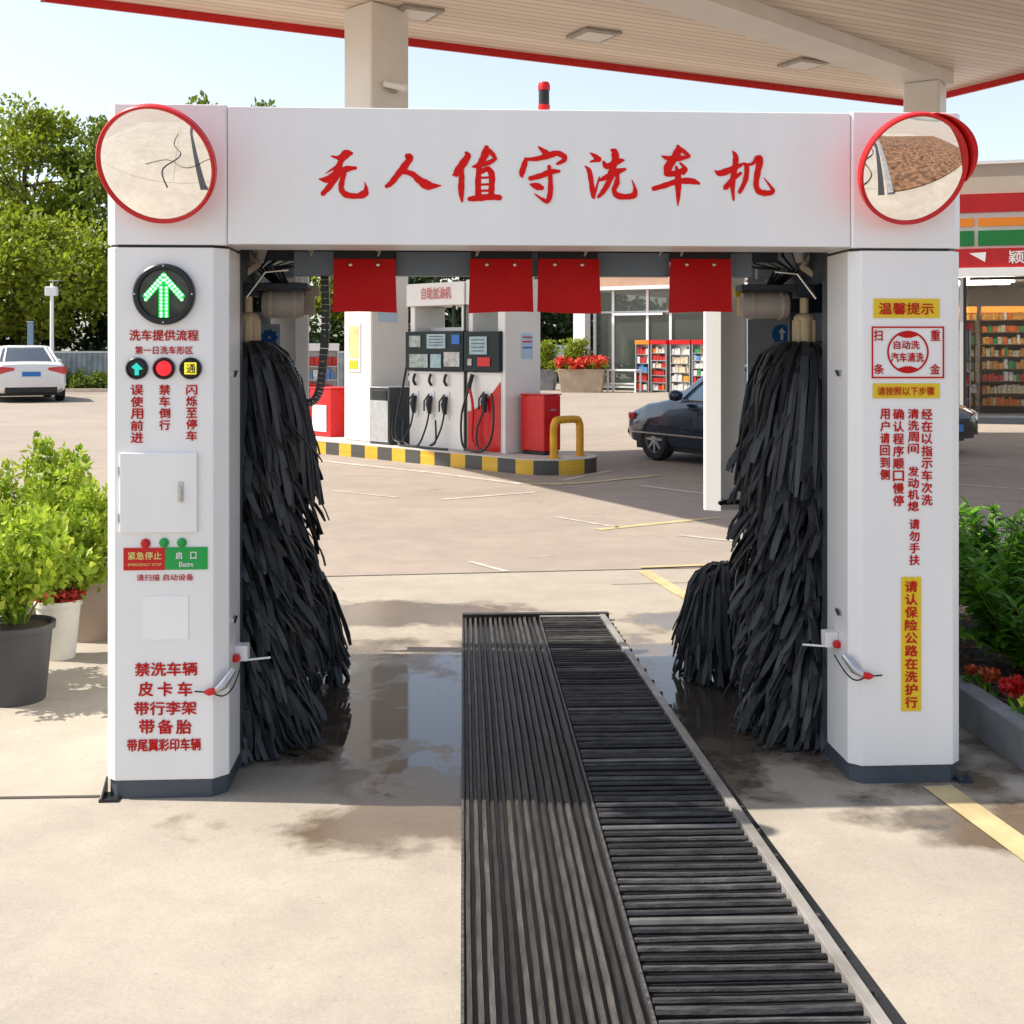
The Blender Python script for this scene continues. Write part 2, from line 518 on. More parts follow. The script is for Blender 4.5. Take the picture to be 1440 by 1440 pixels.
for sgn, x0, x1, a, b in ((-1, XL0, XL1, .032, .048), (1, XR0, XR1, .04, .04)):
    cb = MB().prism(chamfer(x0, x1, 0, .28, a, b), .07, ZS - .004).obj('cabinet', M['white'], mach, bevel=.003)
    MB().prism(chamfer(x0 + .008, x1 - .006, .006, .30, a, b), .0, .069).obj('plinth', M['steel'], mach)
    MB().prism(chamfer(x0, x1, 0, .28, .032 if sgn < 0 else .008, .008 if sgn < 0 else .032), ZS + .006, ZT + .005).obj('corner_box', M['white'], mach, bevel=.003)
    MB().prism(chamfer(x0 + .01, x1 - .01, .012, .26, a, b), ZS - .005, ZS + .007).obj('seam_gasket', M['black'], mach)
    xi = x1 if sgn < 0 else x0
    s = -1 if sgn < 0 else 1
    xo = XL0 if sgn < 0 else XR1
    # frame behind the cabinet
    MB().box(xi, xi + s * .045, .285, .345, .07, 2.15).obj('upright', M['steel'], mach, bevel=.003)
    MB().box(xo - s * .07, xo - s * .03, DEP - .10, DEP - .04, .0, 2.15).obj('upright', M['steel'], mach, bevel=.003)
    MB().box(xi, xi + s * .05, .305, DEP - .02, .0, .072).box(xi + s * .003, xi + s * .03, .36, DEP - .09, .072, .16).obj('base_rail', M['steel'], mach, bevel=.003)
    MB().box(xo, xo - s * .012, .285, DEP, .02, ZT).obj('outer_wall', M['white2'], mach)
    MB().box(xo - s * .014, xo - s * .024, .29, DEP - .02, .02, 2.2).obj('inner_lining', M['steel_dark'], mach)
    MB().box(xi, xi + s * .02, .30, 1.2, 1.86, 2.15).box(xi - s*.16, xi + s * .38, .34, .36, 2.0, 2.15).obj('gusset_plate', M['steel_dark'], mach)
    # rear splash panels hang clear of the floor
    zb = gz(1010, 722, DEP - .04)
    xe = gx(430 if sgn < 0 else 998, DEP - .04)
    xm = gx(413 if sgn < 0 else 1018, DEP - .04)
    MB().prism([(xe, DEP + .12), (xe, DEP + .075), (xm, DEP + .02), (xm, DEP + .12)], zb, 2.2).obj('rear_edge_post', M['white'], mach, bevel=.004)
    MB().box(xm, xm + s * .13, DEP + .03, DEP + .055, zb + .01, 2.2).obj('rear_panel', M['cream'], mach)
    MB().box(xm + s * .131, xo - s * .03, DEP - .03, DEP - .014, zb + .05, 2.2).obj('rear_panel', M['rearblue'], mach)
    MB().box(xe + s * .06, xm + s * .1, DEP - .07, DEP - .036, zb + .05, zb + .075).lathe([(.012, -.01), (.012, .01)], (xe + s * .05, DEP - .075, zb + .06), (0, 1, 0), 12).obj('latch', M['black'], mach)
    # motor, hub
    mx0, mx1 = (gx(373, .65), gx(424, .65)) if sgn < 0 else (gx(1046, .65), gx(1104, .65))
    mc = gz(400, 428, .65)
    mo = MB().lathe([(.03, -.012), (.052, -.008), (.056, 0), (.056, abs(mx1 - mx0)), (.052, abs(mx1 - mx0) + .008), (.03, abs(mx1 - mx0) + .01)], (min(mx0, mx1), .65, mc), (1, 0, 0), 28).obj('motor', M['motor'], mach, smooth=35)
    MB().lathe([(.060, 0), (.060, .012)], (mx0 + .02, .65, mc), (1, 0, 0), 24).lathe([(.060, 0), (.060, .012)], (mx1 - .03, .65, mc), (1, 0, 0), 24).obj('motor_flange', M['tan'], mo, smooth=35)
    hx, hy = (gx(349, .62), .62) if sgn < 0 else (gx(1131, .62), .62)
    zh0, zh1 = gz(349, 492, .62), gz(349, 446, .62)
    hb = MB()
    hb.lathe([(.03, zh0 - .02), (.042, zh0), (.044, zh1), (.036, zh1 + .012), (.018, zh1 + .02), (.018, zh1 + .09)], (hx, hy, 0), (0, 0, 1), 12)
    for q in range(8):
        an = q * math.pi / 4
        hb.box(hx + .044 * math.cos(an) - .006, hx + .044 * math.cos(an) + .006, hy + .044 * math.sin(an) - .006, hy + .044 * math.sin(an) + .006, zh0 + .01, zh1 - .01)
    hb.obj('brush_hub', M['hub'], mach, bevel=.002)
    MB().box(min(mx0, hx) - .02, max(mx1, hx) + .03, .60, .72, mc + .06, mc + .085).box(hx - .035, hx + .035, .58, .68, mc + .03, mc + .12).obj('motor_bracket', M['steel_dark'], mach, bevel=.003)
    # clutter of the drive bay
    sgnx = -s
    bx = xi + s * .02
    MB().box(bx - s * .02, bx + s * .36, 1.0, 1.03, 1.76, 2.2).obj('drive_plate', M['steel_dark'], mach)
    MB().tube([(bx + s * .1, .55, 2.02), (bx + sgnx * .02, .52, 1.98), (bx + sgnx * .05, .5, 1.93), (bx + sgnx * .0, .47, 1.89), (bx + s * .08, .45, 1.86)], .016, 8).obj('air_hose', M['tan'], mach, smooth=60)
    MB().tube([(bx + sgnx * .02, .5, 2.05), (bx + sgnx * .07, .5, 2.0), (bx + sgnx * .06, .5, 1.95)], [.02, .03, .018], 10).obj('valve', M['motor'], mach, smooth=50)
    MB().tube([(bx - s * .02, .42, 1.80), (bx + sgnx * .09, .44, 1.90), (bx + sgnx * .18, .45, 1.91)], .006, 6).obj('strut_rod', M['chrome'], mach)
    for q in range(6):
        pts = [(bx + sgnx * (.03 + .03 * q), .7, 2.1), (bx + sgnx * (.05 + .035 * q), .66 + .02 * q, 2.0 - .01 * q), (bx + sgnx * (.02 + .02 * q), .66, 1.93), (bx + sgnx * (.10 + .01 * q), .68, 1.86)]
        MB().tube(pts, .005 + .002 * (q % 3), 6).obj('cable', M['black'], mach, smooth=60)
    MB().box(bx + sgnx * .05, bx + sgnx * .16, .80, .83, 1.90, 1.95).obj('control_label', M['pale_blue'], mach)
    MB().box(bx + sgnx * .03, bx + sgnx * .19, .82, .90, 1.82, 1.88).obj('valve_box', M['blue'] if sgn < 0 else M['pale_blue'], mach, bevel=.004)
    MB().box(bx + sgnx * .20, bx + sgnx * .25, .75, .80, 1.74, 1.86).box(bx + sgnx * .21, bx + sgnx * .27, .74, .79, 1.82, 1.86).obj('valve_body', M['tan'] if sgn < 0 else M['yellow'], mach, bevel=.004)
    for q in range(7):
        MB().lathe([(.005, 0), (.005, .008)], (bx + s * .02 + sgnx * .05 * q * .6, .99, 1.80 + .05 * ((q * 5) % 4)), (0, -1, 0), 8).obj('bolt', M['chrome'], mach)
# header + roof
zb0 = gz(720, 345)
hd = MB().box(XL1 + .002, XR0 - .002, .003, .26, zb0, ZT)
hd.obj('header_panel', M['white'], mach, bevel=.003)
MB().box(XL1, XR0, .27, DEP, ZT - .035, ZT - .005).obj('roof_panel', M['white2'], mach)
MB().box(XL0 + .02, XL1 - .001, .27, DEP, ZT - .035, ZT - .005).box(XR0 + .001, XR1 - .02, .27, DEP, ZT - .035, ZT - .005).obj('roof_panel', M['white2'], mach)
MB().box(XL1 + .05, XR0 - .05, DEP - .07, DEP - .02, 2.2, 2.42).obj('rear_beam', M['steel_dark'], mach)
MB().box(XL1 - .02, XR0 + .02, .265, .285, zb0 + .006, zb0 + .05).box(XL1 - .02, XR0 + .02, .34, .40, 2.02, 2.10).obj('cross_beam', M['steel_dark'], mach)
# nozzle bars under the header and dark backing
LB = .5
zb1, zb2 = gz(600, 388, LB), gz(600, 354, LB)
for a, b in ((413, 470), (556, 664), (747, 757), (839, 942), (1027, 1058)):
    MB().box(gx(a, LB), gx(b, LB), LB, LB + .06, zb1, zb2).obj('spray_bar', M['steel_grey'], mach, bevel=.003)
MB().box(gx(360, LB), gx(1100, LB), LB + .065, LB + .12, zb2 - .03, zb2 + .10).obj('bar_carrier', M['steel_dark'], mach)
for px in (435, 530, 668, 820, 925, 955):
    p = gp(px, 350, LB - .03)
    MB().tube([p + Vector((-.02, 0, .03)), p + Vector((0, 0, .0)), p + Vector((.012, -.01, -.012)), p + Vector((.005, -.01, -.03))], [.008, .010, .007, .004], 8).obj('spray_nozzle', M['tan'], mach, smooth=50)
for a, b in ((470, 556), (661, 748), (757, 842), (942, 1027)):
    x0, x1 = gx(a, LB - .03), gx(b, LB - .03)
    MB().box(x0 + .004, x1 - .004, LB - .035, LB - .02, gz(a, 367, LB), zb2 + .004).obj('flap_clamp', M['black'], mach)
    zt, zl = gz(a, 365, LB), gz(a, 440, LB)
    fm = MB(); N = 8; K = 6
    grid = []
    rr = random.Random(a)
    ph = rr.random() * 6
    for i in range(K + 1):
        for jx in range(N + 1):
            t = i / K; u = jx / N
            xx = x0 + (x1 - x0) * u + (u - .5) * .012 * t
            yy = LB - .040 - .012 * t * math.sin(u * 5 + ph) - .006 * t
            grid.append((xx, yy, zt + (zl - zt) * t + .004 * t * math.sin(u * 3 + ph)))
    n1 = len(grid)
    back = [(x, y + .006, z) for x, y, z in grid]
    fs = []
    for i in range(K):
        for jx in range(N):
            q = i * (N + 1) + jx
            fs.append((q, q + N + 1, q + N + 2, q + 1)); fs.append((q + n1, q + 1 + n1, q + N + 2 + n1, q + N + 1 + n1))
    ed = [i for i in range(N + 1)] + [i * (N + 1) + N for i in range(1, K + 1)] + [K * (N + 1) + i for i in range(N - 1, -1, -1)] + [i * (N + 1) for i in range(K - 1, 0, -1)]
    for i in range(len(ed)):
        p, q = ed[i], ed[(i + 1) % len(ed)]
        fs.append((p, q, q + n1, p + n1))
    fm.add(grid + back, fs)
    fl = fm.obj('flap', M['red_flap'], mach, smooth=40)
    for u in (.27, .72):
        MB().lathe([(.0085, 0), (.007, .004), (.002, .005)], (x0 + (x1 - x0) * u, LB - .041, zt - .022), (0, -1, 0), 12).obj('rivet', M['chrome'], fl, smooth=40)
# stickers on the rear panels
py0 = DEP - .034
p = gp(1099, 470, py0); 
sg = MB().lathe([(.052, 0), (.052, .004)], (p.x, py0, p.z), (0, -1, 0), 32).obj('direction_sign', M['blue'], mach)
MB().prism([(-.007, -.03), (.007, -.03), (.007, .008), (.02, .008), (0, .034), (-.02, .008), (-.007, .008)], 0, .002, lambda a, b, c: (p.x + a, py0 - .0065 - c, p.z + b)).obj('arrow', M['white'], sg)
p = gp(379, 480, py0)
sg = MB().box(p.x - .06, p.x + .055, py0 - .004, py0, p.z - .09, p.z + .09).obj('sticker', M['pale_blue'], mach)
pt = MB()
for q in range(9):
    an = q * 2 * math.pi / 9
    pt.prism([(.008, -.004), (.03, -.016), (.048, 0), (.03, .016), (.008, .004)], 0, .0015, lambda a, b, c, an=an: (p.x + a * math.cos(an) - b * math.sin(an), py0 - .006 - c - .0002 * q, p.z + .02 + a * math.sin(an) + b * math.cos(an)))
pt.obj('flower_print', M['blue'], sg)
# cable chain
cp = [gp(a, b, .62) for a, b in ((457, 388), (458, 420), (458, 455), (456, 490), (453, 525), (449, 550), (441, 564), (431, 566), (423, 556), (418, 538), (412, 520), (400, 508))]
def smooth_path(pts, k=6):
    out = []
    P = [pts[0]] + list(pts) + [pts[-1]]
    for i in range(1, len(P) - 2):
        for q in range(k):
            t = q / k
            a, b, c, d = [Vector(x) for x in P[i - 1:i + 3]]
            out.append(.5 * ((2 * b) + (c - a) * t + (2 * a - 5 * b + 4 * c - d) * t * t + (3 * b - a - 3 * c + d) * t ** 3))
    out.append(Vector(pts[-1]))
    return out
sp = smooth_path(cp, 4)
ch = MB()
for i in range(len(sp) - 1):
    a, b = sp[i], sp[i + 1]; d = (b - a).normalized(); n = Vector((-d.z, 0, d.x)) * .016; y = Vector((0, .02, 0))
    m1 = a + d * .001; m2 = b - d * .0015
    ch.add([m1 - n - y, m2 - n - y, m2 + n - y, m1 + n - y, m1 - n + y, m2 - n + y, m2 + n + y, m1 + n + y], [(0, 1, 2, 3), (7, 6, 5, 4), (0, 4, 5, 1), (1, 5, 6, 2), (2, 6, 7, 3), (3, 7, 4, 0)])
cc = ch.obj('cable_chain', M['black'], mach)
ch = MB()
for i in range(0, len(sp) - 1, 2):
    ch.lathe([(.0035, 0), (.0035, .003)], sp[i] + Vector((0, -.021, 0)), (0, -1, 0), 8)
ch.obj('chain_pins', M['tan'], cc)

# ---- brushes
def brush(cx, cy, prof, tiers, per, seed, w=.02, length=(.26, .36), top_len=None, lean=0):
    """hanging foam strips: prof(z) is the outer radius the strips fall to"""
    rng = random.Random(seed)
    mb = MB()
    V = []; Fc = []
    for ti, z0 in enumerate(tiers):
        npt = per
        for q in range(npt):
            an = 2 * math.pi * (q + rng.random() * .9) / npt + ti * 1.7
            Ls = rng.uniform(*length)
            if top_len and ti < 2: Ls = rng.uniform(*top_len)
            zz = z0 + rng.uniform(-.02, .02)
            Rr = prof(zz - Ls * .6) * rng.uniform(.72, 1.08)
            r0 = .035
            ww = w * rng.uniform(.6, 1.35)
            tw = rng.uniform(-.6, .6)
            kink = rng.uniform(-.02, .02); lk = lean * rng.uniform(.3, 1.6)
            side_sw = rng.uniform(-.28, .28) + lk
            flick = rng.uniform(-.01, .06)
            ns = 7
            pts = []
            for i in range(ns + 1):
                t = i / ns
                rad = r0 + (Rr - r0) * (1 - (1 - min(1, t * 1.35)) ** 2.2) + flick * max(0, t - .55) * 2 + kink * math.sin(t * 5) * t
                dz = .05 * math.sin(min(1, t * 1.6) * math.pi) * (1 if top_len and ti < 2 else .35) - Ls * t ** 1.35
                a2 = an + side_sw * t * .8
                pts.append(Vector((cx + rad * math.cos(a2), cy + rad * math.sin(a2), max(.012, zz + dz))))
            th = .0028
            for i, pp in enumerate(pts):
                d = (pts[min(i + 1, ns)] - pts[max(i - 1, 0)]).normalized()
                a2 = an + side_sw * i / ns
                tang = Vector((-math.sin(a2), math.cos(a2), 0))
                nn = tang.cross(d).normalized()
                c, s_ = math.cos(tw * i / ns * 2), math.sin(tw * i / ns * 2)
                t2 = tang * c + nn * s_; n2 = nn * c - tang * s_
                wi = ww / 2 * (1 if i < ns else .55)
                V += [pp - t2 * wi - n2 * th, pp + t2 * wi - n2 * th, pp + t2 * wi + n2 * th, pp - t2 * wi + n2 * th]
            b = len(V) - 4 * (ns + 1)
            for i in range(ns):
                for k2 in range(4):
                    Fc.append((b + i * 4 + k2, b + i * 4 + (k2 + 1) % 4, b + (i + 1) * 4 + (k2 + 1) % 4, b + (i + 1) * 4 + k2))
            Fc.append((b, b + 1, b + 2, b + 3)); Fc.append((b + ns * 4 + 3, b + ns * 4 + 2, b + ns * 4 + 1, b + ns * 4))
    mb.v = [tuple(v) for v in V]; mb.f = Fc
    return mb
def prof_big(z):
    return .262 if z < .9 else (.252 if z < 1.25 else max(.12, .252 - (z - 1.25) * .35))
tiers = [1.61, 1.56] + [1.38 - .082 * i for i in range(0, 16)]
for cx, seed in ((gx(349, .62), 3), (gx(1131, .62), 5)):
    sh = brush(cx, .62, prof_big, tiers, 78, seed, w=.023, length=(.15, .25), top_len=(.46, .64), lean=(.32 if seed == 3 else -.28)).obj('side_brush', M['brush'], mach)
    MB().lathe([(.05, .04), (.05, 1.6)], (cx, .62, 0), (0, 0, 1), 14).obj('brush_core', M['rubber'], sh, smooth=40)
lw = DEP - .62
for px, seed in ((415, 8), (1022, 9)):
    cx = gx(px, lw)
    sh = brush(cx, lw, lambda z: .215 if z < .25 else .215 - (z - .25) * .3, [.53 - .045 * i for i in range(8)], 64, seed, w=.020, length=(.18, .28), top_len=(.28, .40), lean=.12).obj('wheel_brush', M['brush'], mach)
    MB().lathe([(.05, .01), (.05, .52)], (cx, lw, 0), (0, 0, 1), 14).obj('brush_core', M['rubber'], sh, smooth=40)
    s = -1 if px < 700 else 1
    xi = XL1 if px < 700 else XR0
    MB().tube([(cx, lw, .50), (cx + s * .05, lw + .05, .56), (xi + s * .03, lw + .25, .58)], .018, 8).obj('brush_arm', M['steel'], mach)

# ---- title lettering (hand-traced brush strokes)
STROKES = [
 [(115,85,4),(160,95,12),(205,72,22),(235,68,10)], [(205,80,16),(170,120,14),(150,180,22),(110,260,16),(62,315,13)],
 [(40,226,4),(90,228,18),(150,195,20),(205,165,16),(262,158,8)], [(160,140,8),(120,165,6),(78,192,2)],
 [(195,175,12),(178,240,14),(175,290,14),(205,322,16),(270,330,14),(315,315,20),(326,285,10),(318,245,2)],
 [(580,85,14),(597,95,16),(560,150,18),(520,200,16),(480,250,14),(452,270,10)], [(545,175,14),(610,195,14),(650,230,18),(700,262,24),(740,268,14),(785,266,3)],
 [(940,65,8),(950,85,16),(915,140,20),(880,190,18),(862,200,6)], [(915,165,10),(912,230,15),(910,300,15),(915,362,6)],
 [(1065,32,12),(1063,55,20),(1045,100,18),(1020,140,16),(980,150,4)], [(1062,38,10),(1100,70,12),(1122,102,6)], [(1122,100,8),(1090,120,12),(1045,140,10)],
 [(1022,150,14),(1014,230,15),(1015,320,16)], [(1035,180,12),(1075,165,14),(1098,200,16),(1098,260,15),(1094,320,16)],
 [(1030,218,6),(1085,216,6)], [(1030,260,6),(1085,258,6)], [(1030,298,6),(1085,296,6)], [(962,348,12),(1020,342,16),(1090,335,16),(1145,340,14)],
 [(1385,28,4),(1420,58,14),(1452,78,14)], [(1305,95,4),(1300,130,14),(1282,190,14),(1285,212,6)],
 [(1312,105,8),(1380,100,12),(1450,80,16),(1500,68,14),(1542,88,14),(1538,112,12),(1500,132,7)],
 [(1335,222,12),(1400,205,14),(1460,182,14),(1510,178,8)], [(1450,150,10),(1458,240,12),(1455,320,14),(1438,362,12),(1405,348,8),(1358,315,2)],
 [(1335,258,5),(1375,270,18),(1405,280,12)],
 [(1702,65,3),(1730,85,12),(1755,105,14)], [(1702,120,4),(1750,108,12)], [(1672,148,4),(1695,175,12),(1708,240,13),(1720,325,12),(1727,345,4)],
 [(1724,338,6),(1740,280,6),(1758,215,4)], [(1835,48,8),(1852,62,18),(1855,110,18),(1840,160,16),(1825,190,14)],
 [(1785,122,8),(1800,148,14),(1835,135,14),(1880,115,14),(1908,110,5)], [(1765,232,8),(1820,205,16),(1870,180,16),(1918,165,6)],
 [(1835,200,14),(1805,265,14),(1775,310,12),(1752,335,8)], [(1870,195,8),(1865,250,14),(1848,295,12),(1872,328,16),(1930,334,14),(1972,322,16),(1975,280,8),(1958,232,2)],
 [(2240,24,8),(2243,48,20),(2220,90,18),(2182,150,22),(2170,190,14)], [(2242,32,10),(2288,65,10),(2312,85,6)], [(2142,85,4),(2180,98,12),(2240,100,14),(2306,88,8)],
 [(2172,195,14),(2230,190,16),(2270,172,14)], [(2255,130,6),(2288,165,10),(2272,190,10)], [(2092,285,12),(2160,265,14),(2240,240,14),(2320,238,16),(2368,252,8)],
 [(2230,150,6),(2240,205,16),(2242,300,14),(2240,390,3)],
 [(2466,175,3),(2500,190,16),(2560,170,16),(2625,140,10)], [(2577,55,4),(2595,90,14),(2590,150,14),(2575,250,14),(2582,355,5)],
 [(2625,190,8),(2580,225,12),(2535,275,14),(2524,285,6)], [(2640,130,6),(2662,150,12),(2655,230,13),(2620,305,10)],
 [(2655,140,8),(2700,130,8),(2728,97,14),(2745,110,16),(2730,180,16),(2720,260,14),(2740,303,15),(2790,312,14),(2825,300,10),(2800,260,6),(2768,218,2)]]
CH_ENDS = [5, 7, 18, 24, 33, 40, 45]
tchars = [MB() for _ in range(7)]
for si, st in enumerate(STROKES):
    tm = tchars[next(i for i, e in enumerate(CH_ENDS) if si < e)]
    pts = smooth_path([Vector((a, b, w)) for a, b, w in st], 6)
    Lf, Rt = [], []
    n = len(pts)
    for i, p in enumerate(pts):
        d = (pts[min(i + 1, n - 1)] - pts[max(i - 1, 0)]); d.z = 0
        if d.length < 1e-6: d = Vector((1, 0, 0))
        d.normalize(); w = max(p.z, .8) * 1.22 * (1 + .06 * math.sin(i * 1.3 + si))
        Lf.append((p.x - d.y * w, p.y + d.x * w)); Rt.append((p.x + d.y * w, p.y - d.x * w))
    def cap(p, q, k):   # round end
        d = Vector((p.x - q.x, p.y - q.y)); d.normalize(); w = max(p.z, .8) * 1.22
        a0 = math.atan2(d.y, d.x)
        return [(p.x + w * math.cos(a0 + t), p.y + w * math.sin(a0 + t)) for t in (R(-55), R(-20), R(20), R(55))][::k]
    yy = .004 - .002 - .00025 * (si % 12)
    def cv(pt): 
        q = gp(440 + pt[0] / 4.364, 200 + pt[1] / 4.364, yy); return (q.x, yy, q.z)
    vs = [cv(x) for x in Lf] + [cv(x) for x in Rt]
    tm.add(vs, [(i, i + 1, n + i + 1, n + i) for i in range(n - 1)])
    for pp, qq, ii in ((pts[0], pts[1], 0), (pts[-1], pts[-2], n - 1)):
        c = cap(pp, qq, 1)
        ring = [Lf[ii]] + c + [Rt[ii]]
        # order by angle
        ring.sort(key=lambda a: math.atan2(a[1] - pp.y, a[0] - pp.x))
        k = [math.atan2(a[1] - pp.y, a[0] - pp.x) for a in ring]
        gi = max(range(6), key=lambda i: (k[(i + 1) % 6] - k[i]) % (2 * math.pi))
        ring = ring[gi + 1:] + ring[:gi + 1]
        tm.add([cv(x) for x in ring], [tuple(range(6))])
for tm in tchars: tm.obj('title_character', M['red_title'], mach)

# ---- signs and lettering on the cabinets
def line(text, px0, py0, px1, py1, m=None, parent=None, name='lettering', y=-.0025, bold=.016, mb=None):
    a, b = gp(px0, py1, y), gp(px1, py0, y)
    own = mb is None
    mb = mb or MB()
    put_text(mb, text, a, (1, 0, 0), (0, 0, 1), b.x - a.x, b.z - a.z, bold)
    return mb.obj(name, m or M['red_text'], parent or mach) if own else mb
def column(text, px0, px1, py0, py1, mb, y=-.0025, bold=.02, gap=.14):
    n = len(text); h = (py1 - py0) / n
    for i, c in enumerate(text):
        if c != ' ': line(c, px0, py0 + i * h, px1, py0 + (i + 1 - gap) * h, y=y, bold=bold, mb=mb)
def plate(px0, py0, px1, py1, m, name='sign_plate', y=-.001, th=.003, parent=None, bevel=0):
    a, b = gp(px0, py1, 0), gp(px1, py0, 0)
    return MB().box(a.x, b.x, y - th, y, a.z, b.z).obj(name, m, parent or mach, bevel=bevel)
line('洗车提供流程', 182, 464, 279, 479)
line('第一日洗车形区', 190, 487, 271, 498)
c = MB(); column('误使用前进', 184, 201, 541, 625, c); c.obj('lettering', M['red_text'], mach)
c = MB(); column('禁车倒行', 224, 239, 541, 607, c); c.obj('lettering', M['red_text'], mach)
c = MB(); column('闪烁至停车', 262, 277, 541, 622, c); c.obj('lettering', M['red_text'], mach)
d1 = plate(169, 636, 278, 749, M['white'], 'service_door', y=.0, th=.012, bevel=.003)
p = gp(254, 692, -.013)
lt = MB().box(p.x - .010, p.x + .010, -.016, -.012, p.z - .036, p.z + .036).obj('lock', M['chrome'], d1, bevel=.003)
MB().box(p.x - .005, p.x + .005, -.024, -.0165, p.z - .022, p.z + .020).lathe([(.006, 0), (.006, .006)], (p.x, -.0165, p.z - .028), (0, -1, 0), 12).obj('lock_lever', M['alu'], d1, bevel=.001)
for py in (662, 728):
    q = gp(169, py, 0); MB().tube([(q.x - .004, -.006, q.z - .015), (q.x - .004, -.006, q.z + .015)], .005, 8).obj('hinge', M['alu'], d1)
for px, py, m in ((205, 764, 'led_red'), (231, 763, 'green_sign'), (256, 763, 'green_sign')):
    q = gp(px, py, 0)
    b_ = MB().lathe([(.017, 0), (.017, .006), (.014, .008)], (q.x, 0, q.z), (0, -1, 0), 20).obj('push_button', M['red'] if px < 210 else M['green_sign'], mach, smooth=40)
    MB().lathe([(.011, .008), (.011, .016), (.008, .019)], (q.x, 0, q.z), (0, -1, 0), 18).obj('button_cap', M['red'] if px < 210 else M['green_sign'], b_, smooth=40)
sp1 = plate(174, 770, 232, 802, M['red'])
M['yel_txt'] = mat('pale_yellow_print', (.75, .6, .2), .5)
line('紧急停止', 180, 776, 227, 787, M['yel_txt'], sp1, y=-.006)
line('EMERGENCY STOP', 180, 792, 227, 796, M['yel_txt'], sp1, y=-.006, bold=.005)
sp2 = plate(232.5, 769, 292, 801, M['green_sign'])
line('启', 247, 776, 256, 786, M['white'], sp2, y=-.006)
line('口', 268, 776, 276, 786, M['white'], sp2, y=-.006)
line('Electro', 252, 790, 272, 797, M['white'], sp2, y=-.006)
line('请扫描 启动设备', 192, 807, 272, 817, bold=.008)
plate(200, 838, 265, 900, mat('blank_white_sticker', (.85, .85, .85), .25), 'blank_sticker', th=.001)
line('禁洗车辆', 190, 931, 277, 951, bold=.02)
c = MB()
for ch_, x in (('皮', 195), ('卡', 222), ('车', 250)): line(ch_, x, 959, x + 20, 979, mb=c, bold=.02)
c.obj('lettering', M['red_text'], mach)
line('带行李架', 189, 986, 276, 1006, bold=.02)
c = MB()
for ch_, x in (('带', 196), ('备', 222), ('胎', 248)): line(ch_, x, 1012, x + 21, 1032, mb=c, bold=.02)
c.obj('lettering', M['red_text'], mach)
line('带尾翼彩印车辆', 179, 1038, 282, 1057, bold=.02)
# right cabinet
s1 = plate(1228, 420, 1321, 447, M['yellow_sign'], bevel=.001); line('温馨提示', 1236, 426, 1313, 442, parent=s1, y=-.006, bold=.014)
s2 = plate(1225, 459, 1327, 532, M['white2'])
bm_ = MB()
x0, z0, x1, z1 = gp(1225, 532, 0).x, gp(1225, 532, 0).z, gp(1327, 459, 0).x, gp(1327, 459, 0).z
w_ = .006
bm_.box(x0, x1, -.0062, -.0042, z0, z0 + w_).box(x0, x1, -.0062, -.0042, z1 - w_, z1).box(x0, x0 + w_, -.006, -.0042, z0 + w_, z1 - w_).box(x1 - w_, x1, -.006, -.0042, z0 + w_, z1 - w_)
cx_, cz_ = gp(1276, 495, 0).x, gp(1276, 495, 0).z
ra, rb = .078, .071
n = 40
ring = [(cx_ + ra * math.cos(2 * math.pi * i / n), -.0062, cz_ + ra * math.sin(2 * math.pi * i / n)) for i in range(n)] + [(cx_ + rb * math.cos(2 * math.pi * i / n), -.0062, cz_ + rb * math.sin(2 * math.pi * i / n)) for i in range(n)]
bm_.add(ring, [(i, (i + 1) % n, n + (i + 1) % n, n + i) for i in range(n)])
for sg_ in (1, -1):
    arc = [(cx_ + rb * math.sin(R(t)) * 1.01, -.0060, cz_ + sg_ * rb * math.cos(R(t)) * 1.01) for t in range(-32, 33, 8)]
    bm_.add(arc + [(cx_ + .012, -.0060, cz_ + sg_ * .052), (cx_ - .012, -.0060, cz_ + sg_ * .052)], [tuple(range(11))])
bm_.obj('emblem', M['red_text'], s2)
for t_, a in (('扫', (1229, 464, 1241, 479)), ('重', (1309, 464, 1322, 479)), ('条', (1229, 512, 1243, 526)), ('金', (1308, 512, 1322, 526))):
    line(t_, *a, parent=s2, y=-.006)
line('自动洗', 1257, 479, 1293, 491, parent=s2, y=-.006); line('汽车清洗', 1253, 496, 1299, 509, parent=s2, y=-.006)
s3 = plate(1227, 539, 1321, 560, M['yellow_sign'], bevel=.001); line('请按照以下步骤', 1234, 544, 1314, 556, parent=s3, y=-.006, bold=.008)
for tx, a, b, y0_, y1_ in (('用户请回到侧', 1238, 1251, 575, 677), ('确认程序顺口慢停', 1256, 1271, 575, 714), ('清洗周间 发动机熄', 1277, 1292, 575, 721), ('经在以指示车次洗', 1296, 1311, 575, 713), ('请勿手扶', 1279, 1293, 730, 797)):
    c = MB(); column(tx, a, b, y0_, y1_, c, bold=.02); c.obj('lettering', M['red_text'], mach)
s4 = plate(1267, 811, 1295, 1000, M['yellow_sign'], bevel=.002)
c = MB(); column('请认保险公路在洗护行', 1273, 1290, 817, 998, c, y=-.006, bold=.02); c.obj('lettering', M['red_text'], s4)
